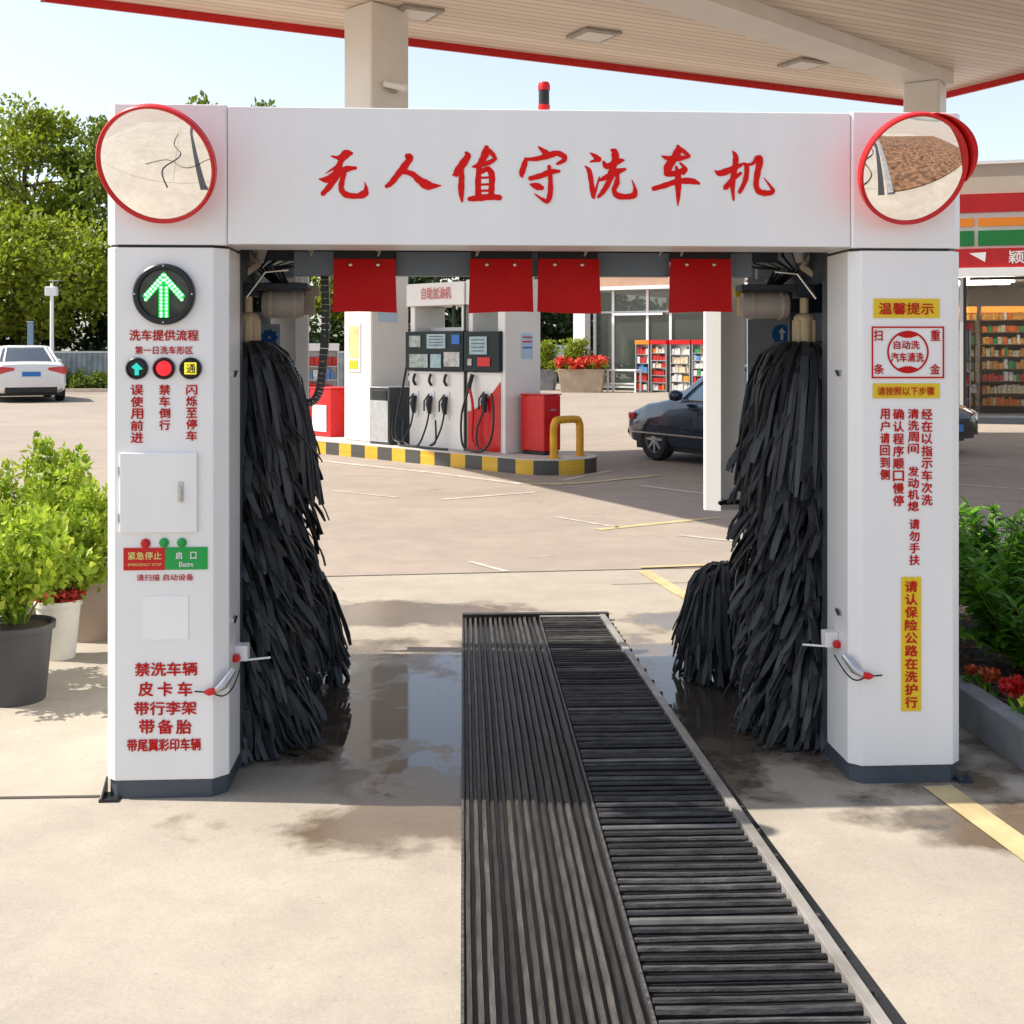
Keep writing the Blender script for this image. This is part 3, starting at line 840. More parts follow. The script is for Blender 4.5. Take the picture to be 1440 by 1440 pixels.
# traffic light
q = gp(232, 414, 0); rr_ = .108
tl = MB().lathe([(rr_, 0), (rr_, .022), (rr_ - .006, .028), (rr_ * .83, .028), (rr_ * .80, .012), (.001, .010)], (q.x, 0, q.z), (0, -1, 0), 48, closed=False).obj('traffic_light', M['black'], mach, smooth=35)
M['lens'] = mat('dark_lens', (.05, .055, .045), .12, var=.4, vscale=30)
MB().lathe([(rr_ * .80, .0135), (.001, .015)], (q.x, 0, q.z), (0, -1, 0), 40, closed=False).obj('lens', M['lens'], tl, smooth=40)
for an in (0, 90, 180, 270):
    MB().lathe([(.004, .0285), (.003, .031)], (q.x + rr_ * .92 * math.cos(R(an)), 0, q.z + rr_ * .92 * math.sin(R(an))), (0, -1, 0), 8).obj('screw', M['chrome'], tl)
ar = MB(); hs = .072
poly = [(-.019, -.085), (.019, -.085), (.019, .022), (.062, -.028), (.078, -.006), (.0, .082), (-.078, -.006), (-.062, -.028), (-.019, .022)]
M['led_base'] = emit('green_glow_plate', (.005, .42, .05), .6)
ar.prism(poly, .017, .019, lambda a, b, c: (q.x + a * .97, -c, q.z + b * .97)).obj('arrow', M['led_base'], tl)
dots = MB(); rd = random.Random(2)
for i in range(9):
    for s in (-.009, .009): dots.lathe([(.0055, .0195), (.005, .022), (.002, .024)], (q.x + s, 0, q.z - .078 + i * .0125 + rd.uniform(-.001, .001)), (0, -1, 0), 8)
for sgn in (-1, 1):
    for rw in range(2):
        for i in range(8):
            t = i / 7.6
            bx_, bz_ = sgn * (.004 + .064 * t), .066 - .075 * t - rw * .017
            dots.lathe([(.0055, .0195), (.005, .022), (.002, .024)], (q.x + bx_, 0, q.z + bz_ + .001), (0, -1, 0), 8)
dots.obj('led_dots', M['led_hot'], tl)
for px, m in ((193, 'led_teal'), (231, 'led_red'), (268.5, 'led_yellow')):
    q = gp(px, 518, 0)
    il = MB().lathe([(.039, 0), (.039, .010), (.034, .014), (.030, .006), (.001, .006)], (q.x, 0, q.z), (0, -1, 0), 32, closed=False).obj('indicator_lamp', M['black'], mach, smooth=35)
    if px < 200:
        MB().prism([(-.006, -.024), (.008, -.024), (.008, -.006), (.022, -.002), (.0, .02), (-.018, .004), (-.006, -.004)], .009, .012, lambda a, b, c: (q.x + a, -c, q.z + b)).obj('lamp_symbol', M[m], il)
    elif px < 240:
        MB().lathe([(.027, .0065), (.026, .011), (.016, .014), (.001, .015)], (q.x, 0, q.z), (0, -1, 0), 24, closed=False).obj('lamp_lens', M[m], il, smooth=50)
    else:
        mb = MB().box(q.x - .021, q.x + .021, -.012, -.007, q.z - .021, q.z + .021); l_ = mb.obj('lamp_lens', M[m], il, bevel=.004)
        line('通', px - 6.5, 512, px + 6.5, 525, M['black'], l_, y=-.0128)
# mirrors
def mirror(px, py, r, tilt, pan, hood=False):
    q = gp(px, py, -.06)
    nrm = Vector((math.sin(R(pan)), -math.cos(R(pan)), -math.tan(R(tilt)))).normalized()
    c = Vector((q.x, -.135, q.z)); r = r * .975
    Rs = r * 3.1
    prof = []
    for i in range(15):
        rad = (r - .012) * (1 - i / 14)
        prof.append((rad, math.sqrt(Rs * Rs - rad * rad) - math.sqrt(Rs * Rs - r * r) + .004))
    mr = MB().lathe([(r * .97, -.02), (r, -.012), (r, .012), (r - .004, .017), (r - .012, .014), (r - .016, .004)], c, nrm, 64, closed=False).obj('convex_mirror', M['red'], mach, smooth=35)
    MB().lathe(prof, c, nrm, 64, closed=False).obj('mirror_glass', M['mirror'], mr, smooth=60)
    MB().lathe([(r * .97, -.020), (r * .5, -.034), (.001, -.036)], c, nrm, 48, closed=False).obj('mirror_back', M['red'], mr, smooth=60)
    MB().tube([c - nrm * .03, Vector((c.x, .0, c.z - .0))], .02, 12).obj('bracket', M['alu'], mr)
    if hood:
        a = nrm.cross(Vector((0, 0, 1))).normalized(); b = a.cross(nrm)
        hv = []; nn = 30
        for i in range(nn + 1):
            t = R(-12 + 92 * i / nn)
            env = math.sin(math.pi * i / nn) ** .7
            for rad, hh in ((r, .0), (r + .014 * env, .024 * env + .002), (r + .018 * env, .045 * env + .004)):
                hv.append(c + (-a * math.cos(t) + b * math.sin(t)) * rad + nrm * hh)
        hf = []
        for i in range(nn):
            for k in range(2): hf.append((i * 3 + k, i * 3 + k + 1, i * 3 + 4 + k, i * 3 + 3 + k))
        h = MB().add(hv, hf).obj('mirror_hood', M['red'], mr, smooth=60)
        sd = h.modifiers.new('thick', 'SOLIDIFY'); sd.thickness = .004
mirror(227, 236, .214, 24, -8)
mirror(1273, 242, .208, 22, 6, hood=1)
# beacon
q = gp(765, 148, .12); 
bc = MB().lathe([(.004, -.02), (.005, .014), (.020, .016), (.023, .034), (.022, .040)], (q.x, .12, ZT), (0, 0, 1), 18).obj('warning_beacon', M['red'], mach, smooth=35)
MB().lathe([(.020, .040), (.020, .094)], (q.x, .12, ZT), (0, 0, 1), 18).obj('beacon_band', M['black'], bc, smooth=35)
MB().lathe([(.023, .094), (.023, .112), (.018, .124), (.002, .127)], (q.x, .12, ZT), (0, 0, 1), 18).obj('beacon_cap', M['red'], bc, smooth=35)
MB().tube([(q.x, .12, ZT + .01), (q.x + .02, .13, ZT + .004)], .003, 6).obj('beacon_wire', M['black'], bc)
# sensor arms, latches, foot bracket
for s, xi, pz in ((1, XL1, 925), (-1, XR0, 905)):
    z = gz(320 if s > 0 else 1197, pz, .15)
    sb = MB().box(xi, xi + s * .05, .14, .20, z - .012, z + .045).obj('sensor_box', M['white2'], mach, bevel=.004)
    MB().tube([(xi + s * .03, .15, z - .01), (xi + s * .13, .17, z - .006)], .004, 8).obj('sensor_rod', M['white2'], sb)
    MB().lathe([(.016, 0), (.014, .014), (.005, .016)], (xi + s * .012, .13, z + .004), (0, -1, 0), 16).obj('sensor_knob', M['red'], sb, smooth=40)
    MB().tube([(xi + s * .02, .02, z - .01), (xi - s * .01, -.012, z - .055), (xi - s * .04, -.02, z - .075)], [.012, .018, .010], 10).obj('sensor_head', M['alu'], sb, smooth=50)
    MB().tube([(xi - s * .035, -.02, z - .073), (xi - s * .06, -.02, z - .078), (xi - s * .075, -.018, z - .078)], [.012, .013, .006], 10).obj('sensor_tip', M['red'], sb, smooth=50)
    MB().tube([(xi - s * .075, -.018, z - .078), (xi - s * .11, -.016, z - .076)], .003, 6).obj('sensor_wire', M['black'], sb)
    MB().tube(smooth_path([Vector((xi + s * .03, .1, z - .03)), Vector((xi + s * .02, .0, z - .07)), Vector((xi - s * .01, -.02, z - .092)), Vector((xi - s * .045, -.022, z - .082))]), .003, 6).obj('sensor_cable', M['black'], sb)
    for zz in (gz(326, 525, .1), gz(326, 873, .1)):
        lz = MB().box(xi - s * .001, xi + s * .007, .10, .16, zz - .010, zz + .010).obj('door_latch', M['alu'], mach, bevel=.002)
        MB().tube([(xi + s * .008, .12, zz - .012), (xi + s * .012, .14, zz + .008)], .004, 6).obj('latch_pin', M['black'], lz)
MB().box(XL0 - .015, XL0 + .05, -.03, .05, .004, .014).prism([(-.03, .014), (.05, .014), (.05, .07)], XL0 - .01, XL0 - .004, lambda a, b, c: (c, a, b)).obj('foot_bracket', M['black'], mach)
MB().box(XR1 - .02, XR1 + .03, -.01, .04, .004, .016).lathe([(.008, 0), (.008, .02)], (XR1 + .015, .01, .016), (0, 0, 1), 6).obj('foot_bracket', M['steel_dark'], mach)

hose_on_ground('thick black cable snaking away over the ground seen in the left mirror', smooth_path([Vector(p) for p in ((-2.0, 2.6, .025), (-2.3, 1.6, .025), (-1.6, .4, .025), (-2.1, -1.0, .025), (-2.0, -3.2, .025))]))
hose_on_ground('black cable crossing the other one on the ground seen in the left mirror', smooth_path([Vector(p) for p in ((-3.2, 1.4, .03), (-2.2, .9, .03), (-1.3, 1.5, .03), (-.2, .9, .03), (.6, 1.1, .03))]), .012)
hose_on_ground('black cable curving over the ground seen in the right mirror', smooth_path([Vector(p) for p in ((1.1, 2.5, .025), (1.5, 1.5, .025), (1.2, .3, .025), (1.6, -1.2, .025), (1.4, -3.0, .025))]))
# ================================================================== floor track
def ribmat(name, c):
    return mat(name, c, .6, var=.45, vscale=7, bump=.5, bscale=60, stretch=(8, 1.2, 1))
M['mat_rib'] = ribmat('worn_rubber_rib', (.040, .036, .033))
M['bar'] = mat('worn_black_bar', (.040, .038, .038), .42, var=.6, vscale=9, bump=.3, bscale=50, stretch=(1.5, 10, 1))
for k_ in ('bar', 'mat_rib'):
    n_ = M[k_].node_tree; b_ = n_.nodes['Principled BSDF']
    src = b_.inputs['Base Color'].links[0].from_socket
    oi = n_.nodes.new('ShaderNodeObjectInfo' if k_ == 'bar' else 'ShaderNodeNewGeometry')
    mr_ = n_.nodes.new('ShaderNodeMapRange'); mr_.inputs[3].default_value = .35; mr_.inputs[4].default_value = 1.7
    n_.links.new(oi.outputs['Random' if k_ == 'bar' else 'Random Per Island'], mr_.inputs[0])
    sc_ = n_.nodes.new('ShaderNodeVectorMath'); sc_.operation = 'SCALE'
    n_.links.new(src, sc_.inputs[0]); n_.links.new(mr_.outputs[0], sc_.inputs['Scale']); n_.links.new(sc_.outputs[0], b_.inputs['Base Color'])
M['rail'] = mat('weathered_rail', (.34, .32, .29), .4, .4, var=.3, vscale=6)
M['rail2'] = mat('dull_worn_crossbar', (.15, .145, .135), .4, .4, var=.4, vscale=8)
tr = thing('floor_track', 'black wheel track of ribbed mat and slatted grate in the middle of the bay', 'floor track', (-.09, 2.4, 0), 2.3)
# local y 0..4.95 ; x 0..0.44 ribbed mat, .45-.82 grate
LT = 4.72
xr = lambda y: .80 + .17 * (1 - y / LT)
MB().add([(-.005, 0, .008), (xr(0) + .09, 0, .008), (xr(LT) + .03, LT, .008), (-.005, LT, .008)], [(0, 1, 2, 3)]).obj('pan', M['black'], tr)
mm = MB(); rg = random.Random(4); NR = 15
for i in range(NR):
    xa = i * .43 / NR; xb = xa + .43 / NR * .62
    segs = 30; prev = None
    vs = []; fs = []
    for k in range(segs + 1):
        y = LT * k / segs; wob = rg.uniform(-.0012, .0012); h = .030 + rg.uniform(-.004, .002)
        vs += [(xa + wob, y, .009), (xa + wob + .003, y, h), (xb + wob - .003, y, h), (xb + wob, y, .009)]
    for k in range(segs):
        b = k * 4
        for q in range(3): fs.append((b + q, b + q + 1, b + q + 5, b + q + 4))
    fs += [(0, 3, 2, 1), (segs * 4, segs * 4 + 1, segs * 4 + 2, segs * 4 + 3)]
    mm.add(vs, fs)
mm.obj('ribbed_mat', M['mat_rib'], tr)
MB().box(-.012, -.004, 0, LT, .004, .03).box(.437, .445, 0, LT, .004, .03).obj('mat_edge', M['bar'], tr)
y = .02; nb = 0
while y < LT - .03:
    w = xr(y)
    rb = rg.uniform(.007, .0105) if nb % 9 else .0125
    z1 = .026 + rg.uniform(-.002, .002)
    MB().tube([(.45, y + rg.uniform(-.003, .003), z1), (.45 + (w - .45) * .5, y + rg.uniform(-.004, .004), z1 + rg.uniform(-.003, .001)), (w - .01, y + rg.uniform(-.003, .003), z1)], rb, 7).obj('slat', M['rail2'] if nb % 13 == 5 else M['bar'], tr, smooth=50)
    nb += 1
    y += .0505
for q in range(1):
    vs = []
    for y_ in (0, LT):
        w = xr(y_)
        vs += [(w - .008, y_, .009), (w - .008, y_, .045), (w + .026, y_, .045), (w + .026, y_, .009)]
    MB().add(vs, [(0, 4, 5, 1), (1, 5, 6, 2), (2, 6, 7, 3), (0, 1, 2, 3), (7, 6, 5, 4)]).obj('edge_rail', M['rail'], tr, bevel=.002)
MB().box(-.01, xr(LT) + .05, LT + .002, LT + .045, .004, .05).obj('end_stop', M['bar'], tr, bevel=.004)
MB().box(.44, xr(LT), LT - .05, LT - .02, .03, .044).obj('end_rail', M['rail'], tr, bevel=.002)
for i in range(23):
    y_ = .15 + i * .2; w = xr(y_)
    MB().box(w + .027, w + .05, y_ - .008, y_ + .008, .01, .03).obj('side_clip', M['bar'], tr, bevel=.003)

# ================================================================== canopy
def planks_mat():
    m = bpy.data.materials.new('plank_soffit'); m.use_nodes = True
    n = m.node_tree; b = n.nodes['Principled BSDF']; L = n.links.new
    tc = n.nodes.new('ShaderNodeTexCoord'); mp = n.nodes.new('ShaderNodeMapping')
    mp.inputs['Rotation'].default_value = (0, 0, R(-28)); L(tc.outputs['Object'], mp.inputs[0])
    sp = n.nodes.new('ShaderNodeSeparateXYZ'); L(mp.outputs[0], sp.inputs[0])
    f = n.nodes.new('ShaderNodeMath'); f.operation = 'MULTIPLY'; f.inputs[1].default_value = 5.0; L(sp.outputs[1], f.inputs[0])
    fr = n.nodes.new('ShaderNodeMath'); fr.operation = 'FRACT'; L(f.outputs[0], fr.inputs[0])
    lt = n.nodes.new('ShaderNodeMath'); lt.operation = 'LESS_THAN'; lt.inputs[1].default_value = .09; L(fr.outputs[0], lt.inputs[0])
    fl = n.nodes.new('ShaderNodeMath'); fl.operation = 'FLOOR'; L(f.outputs[0], fl.inputs[0])
    wn = n.nodes.new('ShaderNodeTexWhiteNoise'); wn.noise_dimensions = '1D'; L(fl.outputs[0], wn.inputs['W'])
    mr = n.nodes.new('ShaderNodeMapRange'); mr.inputs[3].default_value = .9; mr.inputs[4].default_value = 1.06; L(wn.outputs[0], mr.inputs[0])
    base = n.nodes.new('ShaderNodeMix'); base.data_type = 'RGBA'; base.inputs[6].default_value = (.78, .67, .55, 1); base.inputs[7].default_value = (.24, .19, .15, 1); L(lt.outputs[0], base.inputs[0])
    v = n.nodes.new('ShaderNodeVectorMath'); v.operation = 'SCALE'; L(base.outputs[2], v.inputs[0]); L(mr.outputs[0], v.inputs['Scale'])
    L(v.outputs[0], b.inputs['Base Color']); b.inputs['Roughness'].default_value = .45
    return m
M['soffit'] = planks_mat()
ZC = 6.8
P1 = Vector((-6.3 * 1.0, 18.1)); C_ = Vector((8.37, 25.6))
FL = P1 + (P1 - C_).normalized() * .6
NL = FL + Vector((4.4, -8.9)); NR_ = C_ + Vector((4.4, -8.9))
can = thing('station_canopy', 'large flat station canopy with plank soffit and red trim on two cream columns', 'canopy', (-2.3, 18.6, 0), 0)
off = Vector((-2.3, 18.6))
quad = [tuple(p - off) for p in (FL, NL, NR_, C_)]
MB().prism(quad, ZC, ZC + .06).obj('soffit', M['soffit'], can)
MB().prism(quad, ZC + .3, ZC + .42).obj('roof_deck', M['white2'], can)
def edge(a, b, z0, z1, th, m, name, shift=0):
    a = Vector(a); b = Vector(b); d = (b - a).normalized(); n = Vector((d.y, -d.x))
    MB().prism([tuple(a + n * shift - d * th), tuple(b + n * shift + d * th), tuple(b + n * (shift + th) + d * th), tuple(a + n * (shift + th) - d * th)], z0, z1).obj(name, m, can)
mid = (Vector(quad[0]) + Vector(quad[2])) / 2
for i in range(4):
    a, b = quad[i], quad[(i + 1) % 4]
    n = Vector((Vector(b).y - Vector(a).y, -(Vector(b).x - Vector(a).x))).normalized()
    if (Vector(a) - mid).dot(n) < 0: a, b = b, a
    edge(a, b, ZC - .13, ZC + .16, .05, M['red'], 'trim')
    edge(a, b, ZC + .161, ZC + .62, .10, M['white'], 'fascia', .003)
# beams under soffit
ue = (C_ - FL).normalized()
def beam(a, b, w, h, m=None):
    a = Vector(a); b = Vector(b); d = (b - a).normalized(); n = Vector((-d.y, d.x)) * w / 2
    MB().prism([tuple(a - n), tuple(b - n), tuple(b + n), tuple(a + n)], ZC - h, ZC - .002).obj('beam', m or M['cream'], can)
hC = 5.2
def sof(px, py):
    d = hC * F / (490 - py); return Vector(((px - 720) / F * d, d))
bcol = Vector((7.75, 22.9)); 
ba = sof(1010, 0)
beam(bcol - off - (bcol - ba).normalized() * 14, bcol - off + (bcol - ba).normalized() * .4, .75, .24)
ub = Vector((4.4, -8.9)).normalized()
def column_(c0, w, dpt, ang, top, base=0.0):
    ca, sa = math.cos(R(ang)), math.sin(R(ang))
    poly = [(-w / 2, -dpt / 2), (w / 2, -dpt / 2), (w / 2, dpt / 2), (-w / 2, dpt / 2)]
    poly = [(c0.x + a * ca - b * sa, c0.y + a * sa + b * ca) for a, b in poly]
    return MB().prism(poly, base, top).obj('column', M['cream'], can, bevel=.04, seg=3)
# island frame
PI_ = Vector((.15, 15.5)); U = Vector((-.7071, .7071)); V_ = Vector((.7071, .7071))
def isl(s, t): return PI_ + U * s + V_ * t
lc = isl(3.84, .69)
colL = column_(lc - off, .68, .74, -45, ZC - .001, .2)
column_(bcol - off, .66, .66, -30, ZC - .241)
# pictures on the left column: front face is t=.32
def on_face(s0, s1, z0, z1, t, m, name, parent, root_off, th=.012):
    a = isl(s0, t) - root_off; b = isl(s1, t) - root_off; n = -V_ * th
    return MB().prism([tuple(a), tuple(b), tuple(b + n), tuple(a + n)], z0, z1).obj(name, m, parent)
M['poster'] = mat('yellow_poster', (.75, .55, .22), .5, var=.3, vscale=4)
po = on_face(3.75, 4.07, 1.25, 1.98, .318, M['white'], 'poster_frame', colL, off)
on_face(3.79, 4.03, 1.45, 1.94, .305, M['poster'], 'poster', po if False else colL, off, .004)
on_face(3.80, 4.02, 1.29, 1.42, .305, M['yellow'], 'poster', colL, off, .004)
a = isl(3.50, .45) - off; b = isl(3.50, .82) - off; n_ = -U * .012
MB().prism([tuple(a), tuple(b), tuple(b + n_), tuple(a + n_)], 2.0, 2.2).obj('notice', M['pale_blue'], colL)
# security camera on the left column
cc_ = isl(3.5, .75) - off; zc_ = 5.5
zc_ = 1.6 + (490 - 128) / F * 18.6
cb_ = MB().box(cc_.x - .06, cc_.x + .06, cc_.y - .16, cc_.y + .0, zc_ - .06, zc_ + .08).obj('camera_bracket', M['motor'], can, bevel=.01)
MB().tube([(cc_.x - .12, cc_.y - .2, zc_ + .05), (cc_.x + .22, cc_.y - .28, zc_ - .03)], [.05, .06], 12).obj('camera_body', M['white2'], cb_, smooth=40)
MB().tube([(cc_.x, cc_.y - .1, zc_ - .02), (cc_.x + .02, cc_.y - .2, zc_ + .02)], .03, 8).obj('camera_arm', M['alu'], cb_)
M['lampglass'] = mat('frosted_lamp_glass', (.75, .72, .66), .3)
for px, py in ((835, 47), (1130, 88), (585, 16)):
    c = sof(px, py) - off
    lp = MB()
    ca, sa = ue.x, ue.y
    def rect(w, h): return [(c.x + a * ca - b * sa, c.y + a * sa + b * ca) for a, b in ((-w, -h), (w, -h), (w, h), (-w, h))]
    l1 = MB().prism(rect(.34, .34), ZC - .05, ZC - .003).obj('ceiling_lamp', M['motor'], can, bevel=.01)
    MB().prism(rect(.25, .25), ZC - .062, ZC - .052).obj('lamp_glass', M['lampglass'], l1)

# ================================================================== pump island
def stripe_mat():
    m = bpy.data.materials.new('yellow_black_kerb'); m.use_nodes = True
    n = m.node_tree; b = n.nodes['Principled BSDF']; L = n.links.new
    at = n.nodes.new('ShaderNodeAttribute'); at.attribute_name = 'along'
    f = n.nodes.new('ShaderNodeMath'); f.operation = 'MULTIPLY'; f.inputs[1].default_value = 1 / .62; L(at.outputs['Fac'], f.inputs[0])
    fr = n.nodes.new('ShaderNodeMath'); fr.operation = 'FRACT'; L(f.outputs[0], fr.inputs[0])
    lt = n.nodes.new('ShaderNodeMath'); lt.operation = 'LESS_THAN'; lt.inputs[1].default_value = .47; L(fr.outputs[0], lt.inputs[0])
    mx = n.nodes.new('ShaderNodeMix'); mx.data_type = 'RGBA'; mx.inputs[6].default_value = (.06, .057, .05, 1); mx.inputs[7].default_value = (.62, .36, .02, 1); L(lt.outputs[0], mx.inputs[0])
    no = n.nodes.new('ShaderNodeTexNoise'); no.inputs['Scale'].default_value = 6; no.inputs['Detail'].default_value = 8
    mr = n.nodes.new('ShaderNodeMapRange'); mr.inputs[3].default_value = .6; mr.inputs[4].default_value = 1.3; L(no.outputs[0], mr.inputs[0])
    v = n.nodes.new('ShaderNodeVectorMath'); v.operation = 'SCALE'; L(mx.outputs[2], v.inputs[0]); L(mr.outputs[0], v.inputs['Scale'])
    L(v.outputs[0], b.inputs['Base Color']); b.inputs['Roughness'].default_value = .6
    return m
M['stripe'] = stripe_mat()
outline = []
s0, s1, t0, t1, cr = -.48, 7.2, 0.0, 1.18, .5
for cx, cy, a0 in ((s0 + cr, t0 + cr, 180), (s1 - cr, t0 + cr, 270), (s1 - cr, t1 - cr, 0), (s0 + cr, t1 - cr, 90)):
    for k in range(9):
        an = R(a0 + k * 90 / 8); outline.append((cx + cr * math.cos(an), cy + cr * math.sin(an)))
pts = [isl(*p) - PI_ for p in outline]
isr = thing('pump_island', 'raised concrete pump island with yellow and black striped kerb', 'pump island', (PI_.x, PI_.y, 0), 0)
n = len(pts)
al = [0]
for i in range(n): al.append(al[-1] + (pts[(i + 1) % n] - pts[i]).length)
vs = []; fs = []; av = []
for i in range(n + 1):
    p = pts[i % n]
    vs += [(p.x, p.y, 0), (p.x, p.y, .185)]; av += [al[i], al[i]]
for i in range(n): fs.append((2 * i, 2 * i + 1, 2 * i + 3, 2 * i + 2))
ko = MB().add(vs, fs).obj('striped_kerb', M['stripe'], isr)
at = ko.data.attributes.new('along', 'FLOAT', 'POINT'); at.data.foreach_set('value', av)
cen = sum(pts, Vector((0, 0))) / n
MB().prism([tuple(p * 1.0) for p in pts], .1851, .20).obj('island_top', mat('island_concrete', (.50, .47, .43), .6, var=.15, vscale=2), isr)

def face_box(s0, s1, t0, t1, z0, z1, m, name, parent, root=PI_, bevel=.01):
    q = [tuple(isl(a, b) - root) for a, b in ((s0, t0), (s1, t0), (s1, t1), (s0, t1))]
    return MB().prism(q, z0, z1).obj(name, m, parent, bevel=bevel)
M['pumpwhite'] = mat('pump_white', (.74, .72, .68), .35, var=.04)
M['screen'] = mat('display_glass', (.30, .42, .45), .1, var=.2, vscale=10)
M['console'] = mat('dark_teal_console', (.012, .020, .024), .4, var=.15, spec=.2)
def pt3(s, t, z, root): p = isl(s, t) - root; return Vector((p.x, p.y, z))
def hose(pts, root, parent, r=.016, m=None, name='hose'):
    MB().tube(smooth_path([pt3(*p, root) for p in pts], 6), r, 8).obj(name, m or M['black'], parent, smooth=60)
def nozzle(s, z, root, parent, body=None):
    t = .29
    nz = MB().tube([pt3(s, t - .03, z + .13, root), pt3(s, t - .06, z + .02, root), pt3(s - .01, t - .05, z - .12, root)], [.035, .045, .025], 8).obj('nozzle', M['black'], parent, smooth=50)
    MB().tube([pt3(s + .02, t - .03, z + .16, root), pt3(s + .05, t - .1, z + .06, root), pt3(s + .05, t - .1, z - .08, root)], .012, 6).obj('nozzle_lever', M['black'], nz)
    return nz
r1 = isl(2.0, .6)
p1 = thing('fuel_pump', 'white fuel pump with three black nozzles and wide dark display beside the column', 'fuel pump', (r1.x, r1.y, 0), 0)
fb = lambda *a, **k: face_box(*a, root=r1, **k)
body = fb(1.42, 2.60, .30, .92, .2, 1.28, M['pumpwhite'], 'body', p1)
fb(2.50, 2.60, .32, .90, 1.281, 2.2, M['pumpwhite'], 'side_frame', p1); fb(1.42, 1.52, .32, .90, 1.281, 2.2, M['pumpwhite'], 'side_frame', p1)
hd_ = fb(1.40, 2.62, .26, .94, 2.2, 2.52, M['pumpwhite'], 'header', p1)
a = pt3(2.28, .253, 2.29, r1); c = MB(); put_text(c, '自助加油机', a, (.7071, -.7071, 0), (0, 0, 1), .62, .17, .01); c.obj('lettering', mat('pink_print', (.62, .16, .17), .5), hd_)
con = fb(1.40, 2.62, .24, .86, 1.29, 1.84, M['console'], 'console', p1)
for a_, b_, z0_, z1_, m_ in ((1.75, 2.14, 1.60, 1.80, 'screen'), (2.28, 2.52, 1.62, 1.78, 'grey_screen'), (1.46, 1.62, 1.66, 1.79, 'blue'), (1.78, 1.46, 1.35, 1.55, 'panel'), (2.12, 2.52, 1.33, 1.52, 'grey_screen'), (1.84, 2.06, 1.33, 1.52, 'screen')):
    if m_ not in M:
        M[m_] = mat(m_, {'grey_screen': (.30, .36, .33), 'panel': (.42, .42, .40)}[m_], .25, var=.35, vscale=14)
    fb(a_, b_, .228, .236, z0_, z1_, M[m_], 'display', con, bevel=0)
M['navy_line'] = mat('fine_print', (.05, .08, .1), .5)
for zz in (1.64, 1.68, 1.72, 1.76): fb(1.80, 2.09, .224, .227, zz, zz + .012, M['navy_line'], 'digits', con, bevel=0)
for s_ in (2.44, 2.10, 1.78):
    nozzle(s_, .80, r1, p1)
    fb(s_ - .05, s_ + .05, .285, .299, .62, 1.0, M['white2'], 'nozzle_boot', p1)
    hose([(s_, .27, 1.24), (s_, .24, 1.15), (s_ + .0, .28, 1.08)], r1, p1, .02)
for a_, lo, dx in ((2.44, .26, .25), (2.10, .22, .35), (1.78, .25, -.02)):
    hose([(a_, .24, .70), (a_ + .02, .20, .5), (a_ + .10, .16, lo + .06), (a_ + .2, .15, lo), (a_ + dx + .1, .15, lo + .06), (a_ + dx + .16, .2, .6)], r1, p1, .014)
hose([(2.63, .3, 1.45), (2.70, .25, 1.0), (2.76, .18, .5), (2.66, .15, .24), (2.4, .12, .22), (2.0, .12, .215), (1.6, .13, .215)], r1, p1, .018)
fb(1.40, 1.43, .28, .30, .2, 2.2, M['black'], 'trim_strip', p1, bevel=0)
# window behind the display
fb(1.53, 2.49, .60, .64, 1.85, 1.90, M['pumpwhite'], 'cross_bar', p1, bevel=0)
fb(1.98, 2.02, .60, .64, 1.90, 2.2, M['black'], 'cross_bar', p1, bevel=0)
r2 = isl(1.05, .6)
p2 = thing('fuel_pump', 'white fuel pump with red lower door and a single nozzle at the island end', 'fuel pump', (r2.x, r2.y, 0), 0)
fb2 = lambda *a, **k: face_box(*a, root=r2, **k)
fb2(.70, 1.38, .30, .93, .2, 1.28, M['pumpwhite'], 'body', p2)
# red swoosh on lower door
sw = []
for i in range(13):
    u = i / 12; sw.append((.72 + .64 * u, .74 + .42 * (1 - u) ** 1.6))
vs = [pt3(s, .292, z, r2) for s, z in sw] + [pt3(1.36, .292, .215, r2), pt3(.72, .292, .215, r2)]
MB().add(vs, [tuple(range(15))]).obj('red_door', M['red'], p2)
fb2(.70, .80, .32, .91, 1.281, 2.2, M['pumpwhite'], 'side_frame', p2); fb2(1.29, 1.38, .32, .91, 1.281, 2.2, M['pumpwhite'], 'side_frame', p2)
fb2(.66, 1.385, .28, .95, 2.2, 2.54, M['pumpwhite'], 'header', p2)
cn2 = fb2(.69, 1.385, .24, .88, 1.29, 1.83, M['console'], 'console', p2)
fb2(.92, 1.26, .228, .236, 1.52, 1.76, M['screen'], 'display', cn2, bevel=0)
for zz in (1.56, 1.61, 1.66, 1.71): fb2(.96, 1.22, .224, .227, zz, zz + .012, M['navy_line'], 'digits', cn2, bevel=0)
fb2(.86, 1.10, .228, .236, 1.36, 1.48, M['red'], 'card_slot', cn2, bevel=0)
fb2(1.22, 1.30, .228, .236, 1.37, 1.46, M['panel'], 'keypad', cn2, bevel=0)
nozzle(.98, .86, r2, p2)
hose([(1.22, .25, 1.25), (1.24, .22, 1.12), (1.24, .2, 1.02)], r2, p2, .03, M['rubber'])
hose([(1.24, .2, 1.05), (1.34, .16, .7), (1.30, .14, .3), (1.08, .12, .23), (.86, .12, .25), (.74, .15, .45), (.74, .18, .8), (.80, .2, 1.0)], r2, p2, .016)
hose([(.98, .22, .75), (1.06, .18, .5), (1.02, .15, .3), (.9, .13, .25)], r2, p2, .014)
hose([(1.22, .2, 1.05), (1.16, .2, .8), (1.18, .2, .4), (1.1, .2, .3)], r2, p2, .02, M['red'], 'red_pipe')
ep = face_box(.64, .695, .30, .98, .2, 2.45, M['cream'], 'end_panel', p2, root=r2)
a = isl(.638, .60) - r2; b = isl(.638, .82) - r2; n_ = -U * .006
